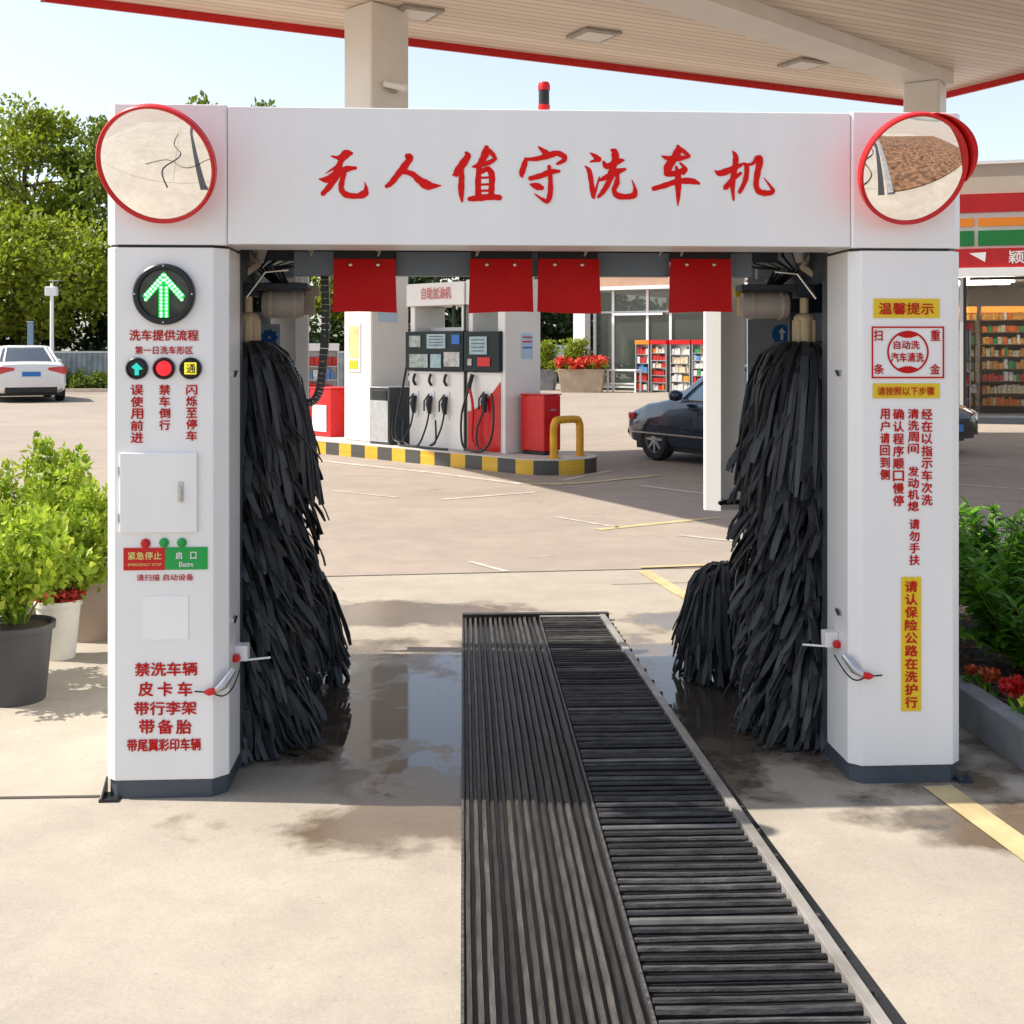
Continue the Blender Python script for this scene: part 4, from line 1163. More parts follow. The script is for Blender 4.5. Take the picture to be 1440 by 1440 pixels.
MB().prism([tuple(a), tuple(b), tuple(b + n_), tuple(a + n_)], 1.46, 1.80).obj('notice', M['pale_blue'], ep)
n2_ = -U * .009
for zz, m_ in ((1.74, 'red'), (1.68, 'red'), (1.60, 'blue')):
    a = isl(.638, .62) - r2; b = isl(.638, .80) - r2
    MB().prism([tuple(a), tuple(b), tuple(b + n2_), tuple(a + n2_)], zz, zz + .022).obj('notice_line', M[m_], ep)
# red fire box
r3 = isl(.32, .75)
t3 = thing('red_cabinet', 'plain red steel fire cabinet behind the yellow hoop at the island end', 'cabinet', (r3.x, r3.y, 0), 0)
bd = face_box(.12, .55, .50, .82, .25, .98, M['red'], 'body', t3, root=r3, bevel=.015)
face_box(.11, .56, .49, .83, .982, 1.0, M['red'], 'lid', t3, root=r3, bevel=.006)
face_box(.14, .53, .52, .80, .2, .249, M['black'], 'foot', t3, root=r3)
a = isl(.118, .62) - r3; b = isl(.118, .72) - r3; n_ = -U * .01
MB().prism([tuple(a), tuple(b), tuple(b + n_), tuple(a + n_)], .78, .80).obj('handle', M['alu'], t3)
# hoop
r4 = isl(-.22, .6)
M['hoop'] = mat('amber_painted_steel', (.62, .30, .015), .4, var=.2, vscale=8)
th_ = thing('barrier_hoop', 'amber yellow steel crash hoop on the rounded island end', 'barrier', (r4.x, r4.y, 0), 0)
hp = [(-.22, .32, .2), (-.22, .32, .55), (-.22, .34, .64), (-.22, .40, .68), (-.22, .74, .68), (-.22, .80, .64), (-.22, .82, .55), (-.22, .82, .2)]
MB().tube(smooth_path([pt3(*p, r4) for p in hp], 5), .05, 10).obj('hoop_tube', M['hoop'], th_, smooth=60)
for t_ in (.32, .82):
    q = pt3(-.22, t_, .2, r4); MB().lathe([(.09, 0), (.09, .012)], q, (0, 0, 1), 16).obj('foot_plate', M['hoop'], th_)
# grey bin
r5 = isl(3.1, .4)
t5 = thing('litter_bin', 'tall silver and dark grey litter bin between the column and the pump', 'bin', (r5.x, r5.y, 0), 0)
face_box(2.88, 3.34, .16, .66, .2, 1.02, mat('dark_grey_bin', (.06, .065, .07), .4, var=.1), 'body', t5, root=r5)
face_box(2.90, 3.32, .145, .159, .24, .84, M['alu'], 'front_panel', t5, root=r5, bevel=.003)
face_box(2.88, 3.34, .14, .66, 1.021, 1.04, M['alu'], 'top', t5, root=r5)
face_box(2.94, 3.28, .15, .158, .86, .98, M['black'], 'slot', t5, root=r5, bevel=0)
# red bin + orange post + display rack further left on the island
r6 = isl(5.05, .7)
t6 = thing('sand_box', 'red steel sand box with white front at the far left of the island', 'cabinet', (r6.x, r6.y, 0), 0)
face_box(4.75, 5.3, .5, 1.0, .2, .95, M['red'], 'body', t6, root=r6)
face_box(4.85, 5.22, .485, .499, .28, .7, M['white2'], 'front_panel', t6, root=r6)
face_box(4.74, 5.31, .49, 1.01, .951, .98, M['red'], 'lid', t6, root=r6)
r7 = isl(5.45, .45)
t7 = thing('bollard', 'slim orange bollard on the island next to the red sand box', 'bollard', (r7.x, r7.y, 0), 0)
MB().lathe([(.09, .2), (.09, .22), (.05, .23), (.045, .8), (.03, .84), (.001, .85)], (0, 0, 0), (0, 0, 1), 16).obj('post', M['hoop'], t7, smooth=40)
MB().lathe([(.052, .6), (.052, .7)], (0, 0, 0), (0, 0, 1), 16).obj('band', M['white'], t7)

# ------------------------------------------------------------------ racks / kiosks
GOODS = [mat('packet_%s' % n, c, .4, var=.3, vscale=15) for n, c in (('red', (.5, .03, .02)), ('white', (.65, .63, .6)), ('amber', (.6, .3, .05)), ('blue', (.1, .25, .5)), ('cream', (.6, .5, .35)), ('green', (.06, .25, .08)), ('orange', (.65, .16, .02)))]
def rack(label, x, y, rot, w, h, rows, top_m, cols=(0, 1, 2, 4), seed=1, z0=0, group=None):
    rg = random.Random(seed)
    t = thing('display_rack', label, 'display rack', (x, y, z0), rot, group)
    MB().box(-w / 2, w / 2, .36, .40, 0, h).box(-w / 2, -w / 2 + .03, 0, .40, 0, h).box(w / 2 - .03, w / 2, 0, .40, 0, h).obj('frame', M['alu'], t)
    MB().box(-w / 2 - .01, w / 2 + .01, -.03, .41, h, h + .16).obj('header', top_m, t)
    sh = MB()
    packs = {c: MB() for c in cols}
    for r in range(rows):
        z = .08 + (h - .12) * r / rows; hh = (h - .12) / rows
        sh.box(-w / 2 + .031, w / 2 - .031, .0, .359, z - .02, z)
        c0 = rg.choice(cols)
        xx = -w / 2 + .05
        while xx < w / 2 - .12:
            pw = rg.uniform(.09, .16); c = c0 if rg.random() < .65 else rg.choice(cols)
            MB().box(xx, xx + pw * .9, rg.uniform(.02, .06), .3, z + .002, z + hh * rg.uniform(.55, .85)).obj('packet', GOODS[c], t)
            xx += pw
    sh.obj('shelves', M['alu'], t)
    return t
rack('white and teal display rack seen between the hose chain and the column', -4.2, 26, 10, 1.0, 1.55, 5, M['white'], (1, 3, 0), 5)
kt = thing('ice_chest', 'tall white outdoor cabinet standing left of the teal display rack', 'cabinet', (-4.55, 24.0, 0), 8)
MB().box(-.45, .25, 0, .6, .1, 1.75).obj('body', M['white'], kt, bevel=.02); MB().box(-.40, .20, -.02, -.002, .2, 1.6).obj('door', M['pumpwhite'], kt, bevel=.01); MB().box(-.43, .23, .03, .57, 0, .099).obj('foot', M['black'], kt); MB().box(.12, .15, -.05, -.021, .8, 1.1).obj('handle', M['alu'], kt)

# ================================================================== cars
def paint(name, c, rough=.22, metal=.2):
    return mat(name, c, rough, metal, coat=.8)
M['tyre'] = mat('tyre_rubber', (.018, .018, .018), .75, bump=.2)
M['carglass'] = mat('tinted_car_glass', (.02, .03, .04), .05, spec=.9)
M['carglass2'] = mat('blue_car_glass', (.10, .20, .30), .08, spec=.9)
M['tail'] = mat('tail_lamp_red', (.55, .02, .02), .15, coat=.5)
M['headl'] = mat('headlamp_lens', (.6, .6, .55), .1, .3, coat=.5)
M['plate'] = mat('blue_number_plate', (.03, .16, .5), .35)
def interp(tab, x):
    for i in range(len(tab) - 1):
        if tab[i][0] <= x <= tab[i + 1][0]:
            u = (x - tab[i][0]) / (tab[i + 1][0] - tab[i][0]); u = u * u * (3 - 2 * u) * .5 + u * .5
            return [a + (b - a) * u for a, b in zip(tab[i], tab[i + 1])]
    return list(tab[-1])
def car(label, X, Y, rot, pm, scale=1.0, glass='carglass', marker=False):
    t = thing('parked_car', label, 'car', (X, Y, 0), rot, None, scale)
    #      x     zbot  ztop  half   shoulder
    tab = [(-2.30, .42, .80, .66), (-2.26, .32, .95, .78), (-2.10, .24, 1.01, .85), (-1.6, .20, 1.02, .89), (-.8, .19, .97, .905), (.4, .19, .94, .905), (1.1, .19, .93, .89), (1.6, .20, .86, .88), (2.0, .22, .75, .84), (2.2, .26, .66, .76), (2.28, .34, .56, .64)]
    ring = []; xs = [-2.30, -2.285, -2.26, -2.2, -2.1] + [-2.0 + .1 * i for i in range(41)] + [2.1, 2.16, 2.22, 2.26, 2.28]
    vs = []
    for x in xs:
        _, zb, zt, w = interp(tab, x)
        sec = [(0, zb), (w * .8, zb), (w * .94, zb + .05), (w * .985, zb + .18), (w, .45 + .1 * (zt - .8)), (w, zt - .26), (w * .975, zt - .12), (w * .93, zt - .04), (w * .84, zt), (w * .5, zt + .018), (0, zt + .024)]
        full = [(y, z) for y, z in sec] + [(-y, z) for y, z in sec[-2:0:-1]]
        vs += [(x, y, z) for y, z in full]
    m_ = 20
    fs = []
    for i in range(len(xs) - 1):
        for k in range(m_): fs.append((i * m_ + k, (i + 1) * m_ + k, (i + 1) * m_ + (k + 1) % m_, i * m_ + (k + 1) % m_))
    fs += [tuple(range(m_)), tuple((len(xs) - 1) * m_ + k for k in range(m_))[::-1]]
    bo = MB().add(vs, fs).obj('body', pm, t)
    cut = MB()
    for x in (-1.38, 1.38):
        for s in (-1, 1): cut.lathe([(.37, 0), (.37, .36)], (x, s * .62 if s > 0 else -.98, .31), (0, 1, 0), 32)
    co = cut.obj('cut_tmp', pm)
    md = bo.modifiers.new('b', 'BOOLEAN'); md.object = co; md.operation = 'DIFFERENCE'; md.solver = 'EXACT'
    dg = bpy.context.evaluated_depsgraph_get()
    me = bpy.data.meshes.new_from_object(bo.evaluated_get(dg))
    bo.modifiers.clear(); bo.data = me; me.materials.clear(); me.materials.append(pm); me.shade_smooth(); me.set_sharp_from_angle(angle=R(42))
    bpy.data.objects.remove(co)
    # greenhouse
    lo = [(-1.92, .62), (-1.75, .74), (-1.0, .81), (0, .83), (.8, .80), (1.16, .66)]
    def outline_(z):
        u = (z - .93) / (1.41 - .93)
        o = []
        for x, w in lo:
            xx = x + (1 - 0) * u * (1.05 if x < -1.5 else (.62 if x < -.9 else 0)) - (u * (.62 if x > .7 else (.25 if x > .3 else 0)) * (1.15 if x > 1 else 1))
            o.append((xx, w * (1 - .26 * u ** 1.1)))
        return o
    levels = [.93, 1.08, 1.22, 1.34, 1.39]
    vs = []
    for z in levels:
        o = outline_(z); vs += [(x, w, z) for x, w in o] + [(x, -w, z) for x, w in o[::-1]]
    k12 = len(lo) * 2
    fs = [((i * k12 + k), (i * k12 + (k + 1) % k12), ((i + 1) * k12 + (k + 1) % k12), ((i + 1) * k12 + k)) for i in range(len(levels) - 1) for k in range(k12)]
    fs.append(tuple((len(levels) - 1) * k12 + k for k in range(k12)))
    fs = [f[::-1] for f in fs]
    MB().add(vs, fs).obj('windows', M[glass], t, smooth=40)
    o = outline_(1.385)
    top = [(x, w + .012) for x, w in o] + [(x, -w - .012) for x, w in o[::-1]]
    rf = []
    for sc, z in ((1.0, 1.365), (1.0, 1.40), (.93, 1.435), (.7, 1.45)):
        rf += [(-.35 + (x + .35) * sc, y * sc, z) for x, y in top]
    fs = [(i * k12 + k, (i + 1) * k12 + k, (i + 1) * k12 + (k + 1) % k12, i * k12 + (k + 1) % k12) for i in range(3) for k in range(k12)]
    fs.append(tuple(3 * k12 + k for k in range(k12))[::-1]); fs.append(tuple(range(k12)))
    MB().add(rf, fs).obj('roof', pm, t, smooth=50)
    for s in (-1, 1):
        A, B = outline_(.93), outline_(1.39)
        for idx, r in ((0, .05), (1, .075), (4, .035), (2, .025), (3, .025)):
            a, b = A[idx], B[idx]
            mids = [outline_(z)[idx] for z in (1.08, 1.22, 1.34)]
            path = [(a[0], s * a[1], .92)] + [(q[0], s * (q[1] + .003), z) for q, z in zip(mids, (1.08, 1.22, 1.34))] + [(b[0], s * b[1], 1.39)]
            MB().tube(path, r * .55, 6).obj('pillar', pm if idx in (0, 1, 4) else M['black'], t, smooth=60)
        MB().box(-1.25, .85, s * .835, s * .845, .925, .94).obj('window_trim', M['chrome'], t)
        MB().box(-1.9, 1.9, s * .9045, s * .911, .40, .425).obj('side_trim', M['chrome'], t) if scale < 1.05 else None
        mr = MB().lathe([(.02, -.10), (.07, -.08), (.085, 0), (.07, .08), (.02, .1)], (.72, s * .98, 1.0), (0, 1, 0), 14).obj('wing_mirror', pm, t, smooth=60)
        mr.scale = (1, 1, 1)
        for x in (-.55, .35): MB().box(x, x + .16, s * .902, s * .922, .80, .825).obj('door_handle', pm, t, bevel=.005)
        for x in (-.72, .32): MB().box(x - .004, x + .004, s * .9035, s * .907, .28, .90).obj('door_gap', M['black'], t)
        tl_ = MB().add([(-2.20, s * .83, .72), (-2.20, s * .83, .90), (-2.27, s * .76, .91), (-2.295, s * .40, .88), (-2.295, s * .40, .82), (-2.28, s * .74, .72), (-2.0, s * .885, .90), (-2.0, s * .885, .82)], [(0, 1, 2, 5), (2, 3, 4, 5), (0, 7, 6, 1)]).obj('tail_light', M['tail'], t)
        sd = tl_.modifiers.new('s', 'SOLIDIFY'); sd.thickness = .03; sd.offset = 0
        hl = MB().add([(2.0, s * .85, .60), (2.0, s * .85, .70), (2.19, s * .74, .66), (2.27, s * .50, .60), (2.275, s * .48, .52), (2.22, s * .70, .54)], [(0, 1, 2, 5), (2, 3, 4, 5)]).obj('headlight', M['headl'], t)
        sd = hl.modifiers.new('s', 'SOLIDIFY'); sd.thickness = .03; sd.offset = 0
    if marker: MB().box(1.90, 2.04, .77, .862, .60, .70).obj('marker_lamp', M['tail'], t, bevel=.02)
    MB().box(-2.315, -2.295, -.22, .22, .66, .78).obj('number_plate', M['plate'], t, bevel=.004)
    MB().box(2.28, 2.30, -.22, .22, .36, .48).obj('number_plate', M['plate'], t, bevel=.004)
    MB().box(-2.29, -2.1, -.62, .62, .24, .40).obj('rear_valance', M['black'], t, bevel=.02)
    MB().box(2.1, 2.285, -.42, .42, .50, .58).box(2.05, 2.27, -.55, .55, .24, .34).obj('grille', M['black'], t, bevel=.01)
    MB().box(-1.9, 1.9, -.80, .80, .16, .26).obj('underbody', M['black'], t)
    for x in (-1.38, 1.38):
        for s in (-1, 1):
            y0 = s * .78
            wh = MB().lathe([(.20, -.10), (.30, -.105), (.318, -.07), (.32, 0), (.318, .07), (.30, .105), (.21, .10), (.20, .06)], (x, y0, .32), (0, 1, 0), 32).obj('tyre', M['tyre'], t, smooth=40)
            rm = MB().lathe([(.21, s * .07), (.215, s * .09), (.20, s * .095), (.19, s * .04), (.001, s * .03)], (x, y0, .32), (0, 1, 0), 32, closed=False)
            for k in range(8):
                an = k * math.pi / 4
                ca, sa = math.cos(an), math.sin(an)
                rm.prism([(.03, -.026), (.195, -.014), (.195, .014), (.03, .026)], s * .05, s * .085, lambda a, b, c, ca=ca, sa=sa: (x + a * ca - b * sa, y0 + c, .32 + a * sa + b * ca))
            rm.lathe([(.05, s * .05), (.05, s * .092)], (x, y0, .32), (0, 1, 0), 16)
            rm.obj('rim', M['alu'], wh)
    return t
car('dark navy blue saloon car seen side on beyond the right hand brushes', 3.41, 16.75, 121, paint('navy_paint', (.012, .03, .06), .2, .4), .95, 'carglass2', True)
car('black car with blue front plate nosing out behind the right cabinet', 5.50, 20.2, -55, paint('black_paint', (.012, .012, .013), .2, .3), .92)
car('white saloon car seen from behind near the grey fence', -15.40, 38.4, 117, paint('white_paint', (.75, .75, .74), .25, .0), 1.17)

# ================================================================== right hand shop
SO = Vector((8.7, 26.6)); ang = -16
shop = thing('convenience_store', 'low convenience store with green orange and red fascia and glass front', 'shop', (SO.x, SO.y, 0), ang)
M['render'] = mat('beige_render', (.50, .42, .34), .7, var=.08, vscale=1.2)
M['frame_w'] = mat('white_aluminium_frame', (.62, .62, .61), .35)
M['frame_d'] = mat('dark_door_frame', (.03, .035, .04), .4)
M['green_band'] = mat('green_band', (.01, .17, .04), .35, var=.1)
M['orange_band'] = mat('orange_band', (.70, .22, .02), .35)
M['red_band'] = mat('red_band', (.42, .012, .015), .35, var=.1)
M['shopglass'] = glass_mat('shop_glass', (.03, .035, .035), .03, .22)
LW = 9.0
MB().box(-.2, LW, .0, 6, 4.92, 5.55).obj('parapet', M['render'], shop); MB().box(-.25, LW, -.05, 6, 5.551, 5.62).obj('coping', M['white2'], shop)
MB().box(-.2, LW, -.03, .12, 4.52, 4.919).obj('red_band', M['red_band'], shop)
MB().box(-.2, LW, .02, .14, 3.2, 4.519).obj('fascia', M['white2'], shop)
for i in range(6):
    x0 = -.15 + i * 1.52
    MB().box(x0, x0 + 1.44, -.012, .018, 4.22, 4.40).obj('orange_band', M['orange_band'], shop)
    MB().box(x0, x0 + 1.44, -.012, .018, 3.80, 4.13).obj('green_band', M['green_band'], shop)
sb = MB().box(-.2, LW, -.10, .015, 3.33, 3.74).obj('sign_board', M['red_band'], shop)
c = MB(); put_text(c, '颖品', (1.97, -.104, 3.41), (1, 0, 0), (0, 0, 1), .62, .27, .01); c.obj('lettering', M['white'], sb)
MB().add([(1.18, -.104, 3.64), (1.52, -.104, 3.66), (1.50, -.104, 3.45)], [(0, 2, 1)]).obj('flag_emblem', M['white'], sb)
MB().box(-.2, LW, -.16, .0, 3.14, 3.325).obj('canopy_lip', M['white'], shop)
MB().box(-.2, 0, .0, 6, 0, 4.9).box(LW - .2, LW, .15, 6, 0, 4.9).box(0.02, LW - .22, 5.8, 6, 0, 4.9).obj('wall', M['render'], shop)
MB().box(0, LW - .2, .15, 5.79, 3.15, 3.2).obj('ceiling', M['white2'], shop)
MB().box(0, LW - .2, .1, 5.79, .0, .12).obj('step', mat('grey_tile_step', (.16, .18, .2), .5), shop)
MB().box(-.2, LW, -.35, .09, 0, .14).obj('plinth', M['steel'], shop)
for i, x in enumerate((1.05, 2.9, 4.8, 6.6)):
    wn = MB().box(x - 1.72, x - .06, .06, .072, .16, 3.1).obj('glass_door', M['shopglass'], shop)
    MB().box(x - .05, x + .02, .02, .10, .13, 3.13).obj('door_frame', M['frame_w'], wn); MB().box(x + .021, x + .09, .03, .10, .13, 3.13).box(x - 1.78 + .08, x - .051, .03, .10, 3.08, 3.13).obj('door_frame', M['frame_d'], wn)
for q in range(2):
    for x in (.2, 2.6, 5.0):
        MB().box(x, x + 2.0, .9 + q * .9, .98 + q * .9, 3.06, 3.10).obj('ceiling_tube', M['tube'], shop)
shr = random.Random(12); NG = [0] * 5; rest = {i: MB() for i in range(7)}
for sx in range(5):
    x0 = .1 + sx * 1.5
    shv = MB().box(x0, x0 + 1.4, 2.2, 2.25, .12, 2.5)
    for r in range(8): shv.box(x0, x0 + 1.4, 1.85, 2.2, .3 + r * .28 - .02, .3 + r * .28)
    so_ = shv.obj('shelf_unit', M['render'] if 0 else mat('shelf_brown', (.25, .14, .06), .6), shop)
    for r in range(8):
        xx = x0 + .03; c0 = shr.choice((0, 1, 2, 2, 4, 6))
        while xx < x0 + 1.3:
            w = shr.uniform(.05, .12); c1 = c0 if shr.random() < .6 else shr.choice((0, 1, 2, 4, 4, 5, 6))
            gb = (xx, xx + w * .9, 1.88, 2.15, .3 + r * .28, .3 + r * .28 + shr.uniform(.12, .22)); xx += w
            if 1 <= sx <= 2 and r < 8 and NG[sx] < 100: NG[sx] += 1; MB().box(*gb).obj('packet', GOODS[c1], so_)
            else: rest[c1].box(*gb)
    MB().box(x0, x0 + 1.4, 1.84, 1.86, 2.42, 2.56).obj('shelf_glow_strip', emit('added_amber_glow', (.85, .30, .04), .8), so_)  # glowing strip added to warm and brighten the dim shop interior
for i_, mb in rest.items():
    if mb.v: tag(mb.obj('packets', GOODS[i_], shop), kind='stuff')
rack('low wire rack of packets inside the shop window', SO.x + 1.0, SO.y + .75, ang, 1.1, 1.9, 6, M['red_band'], (0, 1, 2, 4), 31, .12)

# far glass-fronted building
BO = Vector((3.1, 47.2)); bang = -32
bl = thing('glass_pavilion', 'glass fronted station building with tan roof band behind the dark blue car', 'building', (BO.x, BO.y, 0), bang)
M['paneglass'] = glass_mat('grey_green_glass', (.07, .09, .075), .05, .55)
M['roofband'] = mat('tan_roof_band', (.36, .22, .15), .6, var=.1)
BW = 13
MB().box(0, BW, 0.1, 7, 3.95, 4.7).obj('roof_band', M['roofband'], bl)
MB().box(-.3, BW, -.4, 7, 3.82, 3.949).obj('eave', M['white'], bl)
MB().box(0, BW, 6.8, 7, .0, 3.81).box(BW - .2, BW, .1, 6.79, 0, 3.81).obj('wall', M['render'], bl)
MB().box(0.1, BW - .3, .2, 6.7, .0, .08).obj('floor_slab', M['kerbstone'], bl)
MB().box(.3, BW - .4, .8, 1.0, 1.0, 2.9).obj('blind', mat('grey_blind', (.20, .21, .18), .7, var=.3, vscale=2), bl)
xs_ = [0.1, .9, 2.35, 3.3, 5.2, 6.6, 8.2, 9.9, 11.4, 12.6]
for i in range(len(xs_) - 1):
    w = MB().box(xs_[i] + .04, xs_[i + 1] - .04, .06, .08, .15, 3.8).obj('window', M['paneglass'], bl)
    MB().box(xs_[i] - .05, xs_[i] + .05, .0, .12, 0, 3.81).obj('mullion', M['white'], w)
    MB().box(xs_[i] + .05, xs_[i + 1] - .05, .03, .10, 2.95, 3.02).box(xs_[i] + .05, xs_[i + 1] - .05, .03, .10, .1, .16).obj('transom', M['frame_w'], w)
MB().box(.9, 3.0, -.05, -.0, 2.86, 2.94).obj('light_strip', M['white'], bl)
MB().box(-.5, .0, -.6, -.15, 0, 3.8).obj('corner_pillar', M['white'], bl)
ux_ = Vector((math.cos(R(bang)), math.sin(R(bang)))); uy_ = Vector((-ux_.y, ux_.x))
labs = ['white newspaper rack with orange top, leftmost against the glass pavilion', 'red topped snack rack, second against the glass pavilion', 'red topped rack of white and amber packets, third against the glass pavilion', 'red topped snack rack nearest the dark blue car roof']
for i, (px, wd) in enumerate(((903, .52), (926, .6), (956, .75), (988, .8))):
    tq = (px - 720) / F
    # on the line BO + ux*s - uy*.9
    o_ = BO - uy_ * 1.0
    s_ = (tq * o_.y - o_.x) / (ux_.x - tq * ux_.y)
    q = o_ + ux_ * s_
    rack(labs[i], q.x, q.y, bang, wd * 1.05, 1.75, 5 + i % 2, M['orange_band'] if i == 0 else M['red'], [(1, 1, 3, 0), (0, 6, 4, 1), (1, 2, 4, 1), (1, 0, 3, 5)][i], 40 + i, group='racks of goods along the glass pavilion')
# white table frame
q = gpix(873, 552); tb = thing('low_table', 'white framed low table standing before the pavilion window', 'table', (q[0], q[1], 0), bang)
MB().box(-.6, .6, 0, .5, .78, .84).obj('table_top', M['white'], tb)
for x in (-.58, .54):
    for y in (0.02, .44): MB().box(x, x + .05, y, y + .05, 0, .779).obj('leg', M['white'], tb)
MB().box(-.52, .53, .02, .05, .3, .34).obj('stretcher', M['white'], tb)

# ================================================================== vegetation
M['leaf_b'] = leaf_mat('leaf_bright', (.15, .21, .010), (.34, .40, .03), .45)
M['leaf_m'] = leaf_mat('leaf_mid', (.08, .13, .010), (.19, .25, .025), .4)
M['leaf_d'] = leaf_mat('leaf_dark', (.018, .045, .010), (.05, .10, .018), .3)
M['leaf_pot'] = leaf_mat('leaf_lime', (.17, .30, .010), (.44, .52, .05), .48)
M['leaf_pot2'] = leaf_mat('leaf_stem_green', (.09, .18, .012), (.22, .32, .03), .35)
M['leaf_shrub'] = leaf_mat('leaf_glossy_green', (.04, .16, .010), (.16, .36, .02), .4)
M['bark'] = mat('bark', (.09, .07, .05), .9, var=.4, vscale=10, bump=.6, bscale=30)
def tree(label, X, Y, h, crown_z0, rad, m, seed, nclump=55, per=170, leafs=.30, group=None, open_=.0):
    rg = random.Random(seed)
    t = thing('tree', label, 'tree', (X, Y, 0), 0, group)
    tk = MB()
    top = Vector((rg.uniform(-.4, .4), rg.uniform(-.4, .4), h * .8))
    path = [Vector((0, 0, 0)), Vector((.1, 0, h * .2)), Vector((top.x * .5, top.y * .5, h * .45)), top]
    tk.tube(smooth_path(path, 4), [(.26 - .21 * i / 12) * h / 9 for i in range(13)], 8)
    cz = (crown_z0 + h) / 2; hz = (h - crown_z0) / 2
    cs, rs = [], []
    for i in range(nclump):
        g_ = Vector((rg.gauss(0, 1), rg.gauss(0, 1), rg.gauss(0, 1))).normalized() * rg.uniform(.55, 1.0) ** .6
        k = 1 - .25 * max(0, g_.z)
        c = Vector((g_.x * rad * k * (1 - .16), g_.y * rad * k * .84, cz + g_.z * hz * .86))
        c += Vector((rg.uniform(-.3, .3), rg.uniform(-.3, .3), rg.uniform(-.3, .3)))
        cs.append(tuple(c)); rs.append(rg.uniform(.55, 1.15) * rad / 4)
        if i % 4 == 0:
            b0 = path[2].lerp(path[3], rg.random() * .8) if c.z > h * .5 else path[1].lerp(path[2], rg.random())
            tk.tube(smooth_path([b0, b0.lerp(c, .5) + Vector((0, 0, .3)), c], 3), [.07, .06, .05, .04, .03, .02, .012], 5)
    tk.obj('trunk', M['bark'], t, smooth=60)
    leaf_obj('crown', [leaves(cs, rs, per, leafs, leafs * .62, seed, squash=.8)], m, t)
    return t
tree('rounded bright green tree low in front at the left edge of the picture', -19.6, 50, 7.4, 1.6, 4.3, M['leaf_b'], 21, 75, 210, .26)
tree('tall light green tree with bare limbs showing, behind the rounded one at the left edge', -23.0, 57, 13.2, 5.8, 4.6, M['leaf_b'], 22, 60, 190, .28)
tree('tall mid green tree just left of the left mirror', -18.2, 56, 12.3, 3.0, 4.0, M['leaf_m'], 23, 70, 200, .28)
tree('green tree whose tip shows above the header left of the title', -13.6, 56, 13.2, 3, 3.4, M['leaf_m'], 24, 50, 160, .3)
tree('green tree whose tip shows above the header near the first title letter', -10.6, 55, 12.9, 3, 2.8, M['leaf_m'], 25, 45, 160, .3)
tree('bright green tree seen through the bay behind the hose chain', -8.0, 54, 8.8, 1.2, 3.2, M['leaf_b'], 26, 50, 170, .28)
tree('dark green tree standing behind the pump header', -2.2, 58, 8.2, 1.0, 3.6, M['leaf_d'], 27, 45, 160, .3)
tree('dark evergreen tree behind the flower planter', 3.0, 62, 7.5, .4, 3.4, M['leaf_d'], 28, 60, 190, .3)
tree('mid green tree outside the left edge of the fence', -27.5, 54, 11.5, 2.0, 4.5, M['leaf_m'], 29, 50, 160, .3)
def hedge(label, X0, X1, Y, h, th, m, seed, n, per, leafs):
    rg = random.Random(seed)
    t = thing('hedge', label, 'hedge', ((X0 + X1) / 2, Y, 0))
    cs = [(rg.uniform(X0, X1) - (X0 + X1) / 2, rg.uniform(-th, th), rg.uniform(.2, h) * rg.uniform(.7, 1)) for _ in range(n)]
    leaf_obj('foliage', [leaves(cs, [rg.uniform(.5, .9) * min(1, h / 2) for _ in cs], per, leafs, leafs * .6, seed)], m, t)
    st = MB()
    for i in range(int((X1 - X0) / 1.5)):
        x = X0 + 1.5 * i - (X0 + X1) / 2; st.tube([(x, 0, 0), (x + .1, .1, h * .6)], [.06, .02], 5)
    st.obj('stems', M['bark'], t)
hedge('tall dark hedge running behind the grey fence under the trees', -42, -6, 52, 4.2, 1.2, M['leaf_d'], 61, 300, 90, .32)
hedge('dark hedge line behind the pumps and glass pavilion', -6, 26, 60, 3.6, 1.2, M['leaf_d'], 62, 230, 80, .34)
hedge('low brownish hedge along the foot of the grey fence', -24, -12.5, 45.6, .75, .3, M['leaf_m'], 63, 130, 90, .14)
# fence
fn = thing('metal_fence', 'grey corrugated metal fence with top rail below the trees at left', 'fence', (-20, 46.6, 0))
fm_ = MB()
for i in range(150):
    x = -16 + i * .2
    fm_.add([(x, 0, .05), (x + .07, -.04, .05), (x + .13, -.04, .05), (x + .2, 0, .05), (x, 0, 1.42), (x + .07, -.04, 1.42), (x + .13, -.04, 1.42), (x + .2, 0, 1.42)], [(0, 1, 5, 4), (1, 2, 6, 5), (2, 3, 7, 6)])
fs_ = fm_.obj('sheet', mat('galvanised_sheet', (.25, .29, .31), .45, .3, var=.3, vscale=2), fn)
sd = fs_.modifiers.new('s', 'SOLIDIFY'); sd.thickness = .01
MB().box(-16, 14, -.05, .05, 1.425, 1.50).obj('top_rail', M['alu'], fn)
for i in range(13): MB().box(-16 + i * 2.5, -15.92 + i * 2.5, .012, .08, 0, 1.424).obj('post', M['alu'], fn)
# kerb strip by the fence
tag(MB().box(-45, -5, 44.6, 44.9, 0, .12).obj('verge_kerb', mat('pale_kerb', (.55, .46, .36), .7, var=.1)), kind='structure')
tag(MB().box(-45, 26, 44.91, 75, 0, .08).obj('verge_ground', mat('verge_soil', (.10, .09, .05), .9, var=.4)), kind='structure') if False else None
